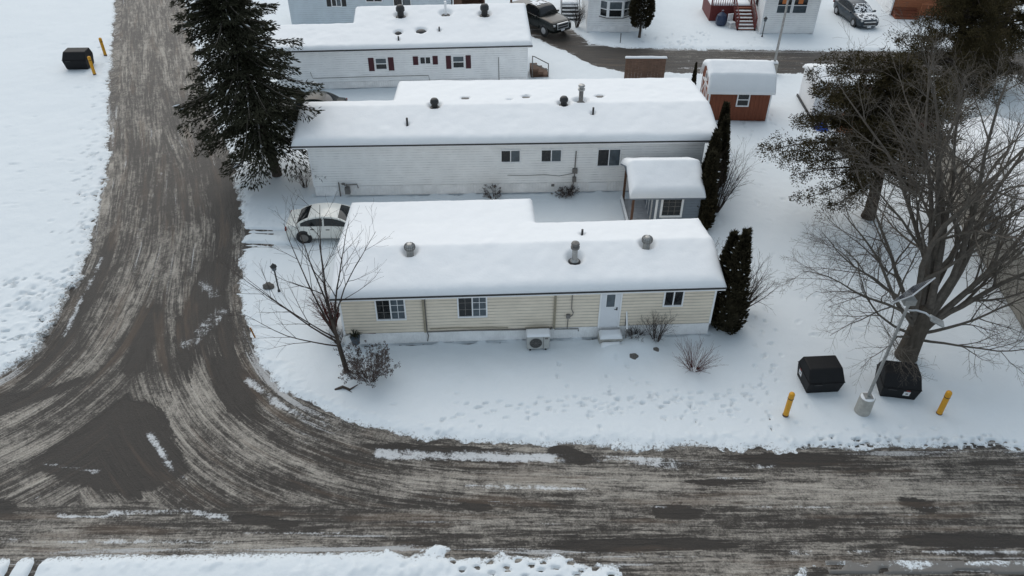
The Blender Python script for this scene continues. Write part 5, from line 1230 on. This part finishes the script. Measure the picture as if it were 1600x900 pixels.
evergreen((18.2, 33.9, 0), 9.2, 4.0, 3.2, 'ragged olive evergreen with a thick leaning trunk and a long limb reaching left', 21, limbs=[(4.6, PI*.98, 1.50, -.12), (4.2, PI*1.02, 1.25, -.2), (3.2, PI*1.08, 1.05, -.3), (3.0, PI*.92, 1.0, -.25), (2.6, PI*1.2, .9, -.3), (5.2, PI*.95, 1.1, .05), (6.6, PI*.95, 1.0, .1), (7.6, PI, .9, .2), (2.8, PI*1.35, .9, -.25), (3.6, PI*1.0, 1.2, -.22), (5.8, PI*.97, 1.0, .1), (6.2, PI*1.02, .95, .15), (7.0, PI*.98, 1.0, .15), (7.2, PI*1.03, .95, 0), (5.5, PI*1.0, 1.0, .0), (8.0, PI*.95, .95, .1), (6.6, PI*1.05, .95, .05), (5.0, PI*1.04, 1.05, .05), (7.6, PI*.9, 1.0, .1)], lean=(-.5, .2), zlow=2.8, nb=120)
evergreen((26.3, 45.5, 0), 10.5, 4.0, 4.0, 'dense olive evergreen behind the ragged one, beside the far road', 23, zlow=.6, nb=135, dens=1.0, trunk_r=.3)
evergreen((31.8, 50.6, 0), 11.5, 4.3, 4.0, 'tall dark evergreen at the top right corner beside the far road', 25, zlow=.8, nb=150, dens=.9, m_='pine')

# --- clipped dark evergreen on a bare stem by the far road
def topiary(loc):
    rr = random.Random(3); rn = np.random.default_rng(3)
    t = thing('clipped_evergreen', 'clipped dark evergreen on a bare stem in front of the house with the bay window', 'tree', loc)
    q = MB(); q.tube([(0, 0, -.1), (.03, 0, .7), (0, 0, 1.5)], [.12, .09, .08], 10); q.build('trunk', M['bark'], t)
    n = 5200; th = rn.random(n)*6.283; zz = rn.random(n)**.8; R_ = .98*np.sin(np.pi*np.clip(.10+.80*zz, 0, 1))**.65*(1-.25*zz)
    ir = rn.random(n)**.25; C = np.stack([np.cos(th)*R_*ir, np.sin(th)*R_*ir, .85+2.9*zz], 1)
    C[:, :2] += .12*(fbm(th*1.5, zz*6)[:, None]-.5); D = np.stack([np.cos(th), np.sin(th), .6+rn.normal(0, .4, n)], 1)
    V, F = sprays_mesh(C, D, rn.uniform(.12, .24, n), rn.uniform(.04, .07, n), rn); np_mesh('foliage', V, F, M['cedar'], t)
topiary((9.6, 58.75, 0))

# --- columnar cedars
def cedar_mesh(H, r, seed, n=2600):
    rn = np.random.default_rng(seed); th = rn.random(n)*6.283; zz = rn.random(n)**1.15
    Rr = r*(1-zz**1.3)**.9*(.65+.35*np.minimum(1, zz/.12))*(1+.30*(fbm(th*2.2+seed, zz*9)-.5))
    ir = rn.uniform(.72, 1.04, n); C = np.stack([np.cos(th)*Rr*ir, np.sin(th)*Rr*ir, zz*H*.96], 1)
    D = np.stack([np.cos(th)*.7, np.sin(th)*.7, .9+rn.normal(0, .25, n)], 1)
    V, F = sprays_mesh(C, D, rn.uniform(.14, .30, n), rn.uniform(.03, .06, n), rn)
    # dense inside
    m_ = 14; k = 18; Vc = []; Fc = []
    for i in range(k+1):
        z = i/k*.93; rad = r*.74*max(0, 1-z**1.3)**.9*(.65+.35*min(1, z/.12))
        for j in range(m_): Vc.append((rad*math.cos(2*PI*j/m_), rad*math.sin(2*PI*j/m_), z*H))
    for i in range(k):
        for j in range(m_): Fc.append((i*m_+j, i*m_+(j+1) % m_, (i+1)*m_+(j+1) % m_, (i+1)*m_+j))
    return np.vstack([V, np.array(Vc)]), np.vstack([F, np.array(Fc)+len(V)])
def cedar(loc, H, r, seed, label, group=None, flecks=0):
    t = thing('columnar_cedar', label, 'cedar', loc, 0, group)
    V, F = cedar_mesh(H, r, seed, int(2600*H/4)); np_mesh('foliage', V, F, M['cedar'], t)
    q = MB(); q.tube([(0, 0, -.1), (0, 0, .5)], .07, 8); q.build('trunk', M['bark'], t)
    if flecks:
        rn = np.random.default_rng(seed+1); th = rn.random(flecks)*6.283; zz = rn.random(flecks)*.8
        Rr = r*(1-zz**1.6)**.75*1.02; C = np.stack([np.cos(th)*Rr, np.sin(th)*Rr, zz*H], 1)
        V, F = sprays_mesh(C, np.stack([np.cos(th), np.sin(th), .3+0*th], 1), rn.uniform(.06, .16, flecks), rn.uniform(.02, .05, flecks), rn); tag(np_mesh('snow_flecks', V, F, M['roofsnow'], t), kind='stuff')
    return t
cedar((9.1, 25.3, 0), 5.1, .72, 1, 'taller of the two dark columnar cedars at the right end of the cream home', 'cedars at the end of the cream home', 60)
cedar((8.82, 25.85, 0), 4.6, .62, 2, 'shorter columnar cedar behind the taller one at the right end of the cream home', 'cedars at the end of the cream home', 14)
protos = [cedar((9.45, 32.9, 0), 4.3, .55, 10, 'cedar of the dark hedge row closest to the cream home', 'cedar hedge behind the slate grey shed', 10),
          cedar((9.75, 33.9, 0), 3.9, .55, 11, 'cedar of the dark hedge row beside the slate grey shed', 'cedar hedge behind the slate grey shed', 8)]
hl = ['cedar of the dark hedge row behind the corner of the slate grey shed', 'cedar of the dark hedge row just before the long white home', 'cedar of the dark hedge row touching the long white home roof', 'cedar of the dark hedge row beside the end wall of the long white home', 'cedar of the dark hedge row at the far end of the long white home', 'narrow cedar of the dark hedge row in front of the red brown barn shed', 'small pointed cedar between the privacy screen and the red brown barn shed']
for i, (px, py, s_) in enumerate([(10.0, 34.9, 1.0), (10.3, 35.9, 1.02), (10.9, 36.9, .95), (11.25, 38.0, .95), (11.5, 39.2, .9), (12.05, 41.6, .72), (11.55, 47.6, .62)]):
    c = copy_tree(protos[i % 2]); c.location = (px, py, 0); c.rotation_euler = (0, 0, i*1.3); c.scale = (s_, s_, s_) if i < 5 else (s_*.62, s_*.62, s_); c['label'] = hl[i]; c['group'] = 'cedar hedge behind the slate grey shed'

# --- bare trees
def bare_tree(name, loc, label, leaders, trunk, spec, seed, m_tr, m_br, cat='tree', group=None):
    rr = random.Random(seed); t = thing(name, label, cat, loc, 0, group)
    tp, tr = trunk
    if tp: q = MB(); q.tube(tp, tr, 14, caps=True); q.build('trunk', M[m_tr], t, smooth=True)
    q = MB(); tips = []
    for (p, d, L, r0) in leaders: grow(q, Vector(p), Vector(d).normalized(), L, r0, r0*.16, 0, rr, spec, tips)
    q.build('branches', M[m_br], t, smooth=False)
    return t, tips
big_spec = [(9, .44, 42, .10, .03, 8, 10), (8, .52, 44, .13, .015, 5, 6), (7, .55, 42, .17, .01, 4, 4), (5, .62, 40, .18, .0, 3, 3)]
bare_tree('bare_tree', (16.03, 23.45, 0), 'large leafless grey tree with many upright limbs behind the front bins', [
    ((-.1, .05, 1.5), (-.28, .22, 1), 9.5, .17), ((0, .1, 1.7), (-.10, .42, 1), 9.5, .17), ((.1, 0, 1.8), (.16, .12, 1), 9.5, .19), ((.15, -.02, 1.5), (.38, .22, 1), 9.0, .17),
    ((.2, .05, 1.3), (.62, .10, 1), 8.0, .15), ((.1, .15, 1.6), (.28, .62, 1), 8.5, .15), ((.15, .1, 1.2), (.85, .35, .8), 7.0, .12), ((-.1, -.05, 1.6), (-.75, .18, .62), 6.2, .10), ((-.1, .1, 1.9), (-.62, .5, .8), 6.5, .11), ((.2, .15, 2.0), (.30, .05, 1), 10, .16), ((.2, .2, 2.1), (.5, .4, 1), 9, .14), ((.0, .2, 2.2), (.05, .3, 1), 10, .15), ((.2, .1, 1.6), (.75, .05, .9), 8, .13), ((.1, .1, 2.2), (.18, .5, 1), 9.5, .13), ((.2, .0, 1.5), (1, .3, .6), 6.5, .09),
    ((.1, -.1, 1.4), (.9, -.2, .35), 5.0, .075), ((.2, 0, 1.0), (.95, -.35, .22), 4.6, .06), ((-.15, .0, 1.3), (-.85, -.1, .35), 4.8, .065), ((-.15, .05, 2.4), (-.8, .1, .45), 5.6, .07), ((-.15, -.05, 1.2), (-.8, -.3, .3), 4.6, .055), ((-.1, .1, 2.0), (-.9, .35, .5), 5.5, .075)],
    ([(0, 0, -.2), (0, 0, .25), (.03, .03, 1.0), (.08, .06, 1.9), (.1, .1, 2.6)], [.52, .42, .38, .36, .20]), big_spec, 77, 'barkgrey', 'twiggrey')
sm_spec = [(7, .42, 38, .05, .03, 6, 8), (5, .5, 36, .08, .04, 4, 5), (3, .55, 32, .10, .03, 3, 4)]
bare_tree('bare_tree', (-6.53, 22.45, 0), 'small leafless tree leaning left beside the end of the cream home', [
    ((-.25, .1, 2.2), (-.12, .10, 1), 5.2, .06), ((-.2, .08, 1.9), (-.42, .12, 1), 5.0, .05), ((-.22, .1, 2.4), (.22, .12, 1), 4.6, .05), ((-.18, .05, 1.6), (-.8, .05, .8), 5.0, .04), ((-.15, .05, 1.4), (-.95, -.1, .32), 4.0, .032), ((-.2, .05, 1.8), (-.95, .15, .5), 4.4, .032), ((-.25, .1, 2.6), (.55, .1, 1), 4.6, .036), ((-.25, .1, 2.6), (-.25, .3, 1), 4.6, .045)],
    ([(0, 0, -.1), (-.02, .0, .2), (-.14, .05, 1.3), (-.26, .1, 2.7)], [.13, .10, .085, .06]), sm_spec, 31, 'bark', 'twig')
def shrub(name, loc, label, n, H, W_, spec, seed, m_, heads=0, cat='shrub', up=.0, r=.02, lean=(0, 0)):
    rr = random.Random(seed); L_ = []
    for k in range(n):
        a = 2*PI*k/n+rr.uniform(-.3, .3); s_ = W_/2/H*rr.uniform(.25, 1.1)
        L_.append(((.08*math.cos(a), .08*math.sin(a), 0), (s_*math.cos(a)+lean[0], s_*math.sin(a)+lean[1], 1), H*rr.uniform(.7, 1.1), r*rr.uniform(.7, 1.2)))
    t, tips = bare_tree(name, loc, label, L_, (None, None), spec, seed, None, m_, cat)
    if heads:
        rn = np.random.default_rng(seed); C = []; D = []
        rr.shuffle(tips)
        for p, d in tips[:heads]:
            rad = rr.uniform(.035, .075)
            for _ in range(12):
                w3 = Vector((rr.gauss(0, 1), rr.gauss(0, 1), rr.gauss(0, 1))).normalized(); C.append(tuple(p+w3*rad*rr.uniform(.2, .8))); D.append(tuple(w3))
        n_ = len(C); V, F = sprays_mesh(np.array(C), np.array(D), rn.uniform(.025, .055, n_), rn.uniform(.012, .026, n_), rn); tag(np_mesh('flower_heads', V, F, M['flower'], t), kind='stuff')
    return t
hs = [(5, .5, 34, .07, .03, 4, 5), (4, .5, 34, .09, .03, 3, 4), (2, .5, 30, .1, .02, 3, 3)]
shrub('hydrangea_shrub', (-5.55, 21.95, 0), 'rounded leafless shrub covered with brown dried flower heads on the front lawn', 26, 1.5, 3.0, hs, 8, 'twig', 520, r=.018)
shrub('bare_shrub', (-7.55, 25.1, 0), 'reddish brown twiggy shrub against the left end of the cream home', 36, 2.0, 1.3, hs, 12, 'redtwig', 0, r=.026)
shrub('bare_shrub', (-7.2, 24.2, 0), 'low dark twigs at the left foot of the cream home', 10, .8, .8, hs, 13, 'twig')
ts = [(5, .55, 18, .05, .02, 3, 4), (2, .5, 20, .06, .02, 3, 3)]
shrub('bare_shrub', (7.25, 22.65, 0), 'leafless front shrub of thin upright reddish stems standing in open snow', 46, 1.2, 2.5, ts, 14, 'redtwig', 0, r=.012)
shrub('bare_shrub', (6.0, 24.3, 0), 'dark tangled shrub under the small window right of the entrance step', 16, 1.4, 1.2, hs, 15, 'twig', r=.022)
shrub('bare_shrub', (5.1, 24.45, 0), 'low dark shrub on the snow mound by the white handrail', 20, .65, 1.3, hs, 16, 'twig', r=.02)
shrub('bare_shrub', (10.5, 34.3, 0), 'tall leafless shrub right of the dark hedge row', 18, 3.2, 2.3, hs, 17, 'twig', r=.034, lean=(.22, .1))
shrub('bare_shrub', (9.95, 26.4, 0), 'leafless shrub just right of the taller cedar', 18, 2.2, 2.1, hs, 18, 'twig', r=.03, lean=(.35, .05))
shrub('bare_shrub', (9.3, 29.2, 0), 'leafless shrub behind the two cedars at the end of the cream home', 9, 1.8, 1.4, hs, 19, 'twig', r=.022)
shrub('bare_shrub', (2.9, 36.0-.1, 0), 'low dark shrub dusted with snow under the windows of the long white home', 26, .55, 2.7, hs, 20, 'twig', 90, r=.013)
shrub('bare_shrub', (-1.0, 35.55, 0), 'scrubby dark shrub at the skirting of the long white home', 18, .6, 1.9, hs, 22, 'twig', 50, r=.013)
shrub('bare_shrub', (-11.15, 36.6, 0), 'dark shrub against the left end of the long white home', 14, 1.3, .8, hs, 23, 'twig', r=.02)
shrub('bare_shrub', (5.0, 60.9, 0), 'brown withered shrub between the dark entry steps and the house with the bay window', 18, 1.6, .7, hs, 24, 'twig', r=.03)
shrub('bare_shrub', (11.9, 43.9, 0), 'thin leafless shrub in the snow before the red brown barn shed', 8, 1.0, 1.2, hs, 26, 'twig', r=.014)
q = MB(); q.tube([(-.5, 0, .02), (-.2, .05, .14), (.1, -.05, .10), (.4, .12, .2)], [.05, .06, .04, .015], 6); q.tube([(-.1, 0, .12), (.2, -.2, .1)], [.03, .01], 5); o = q.build('fallen_branch', M['bark'], loc=(-6.35, 21.5, 0)); tag(o, 'dark fallen branch lying in snow left of the flower headed shrub', 'branch')
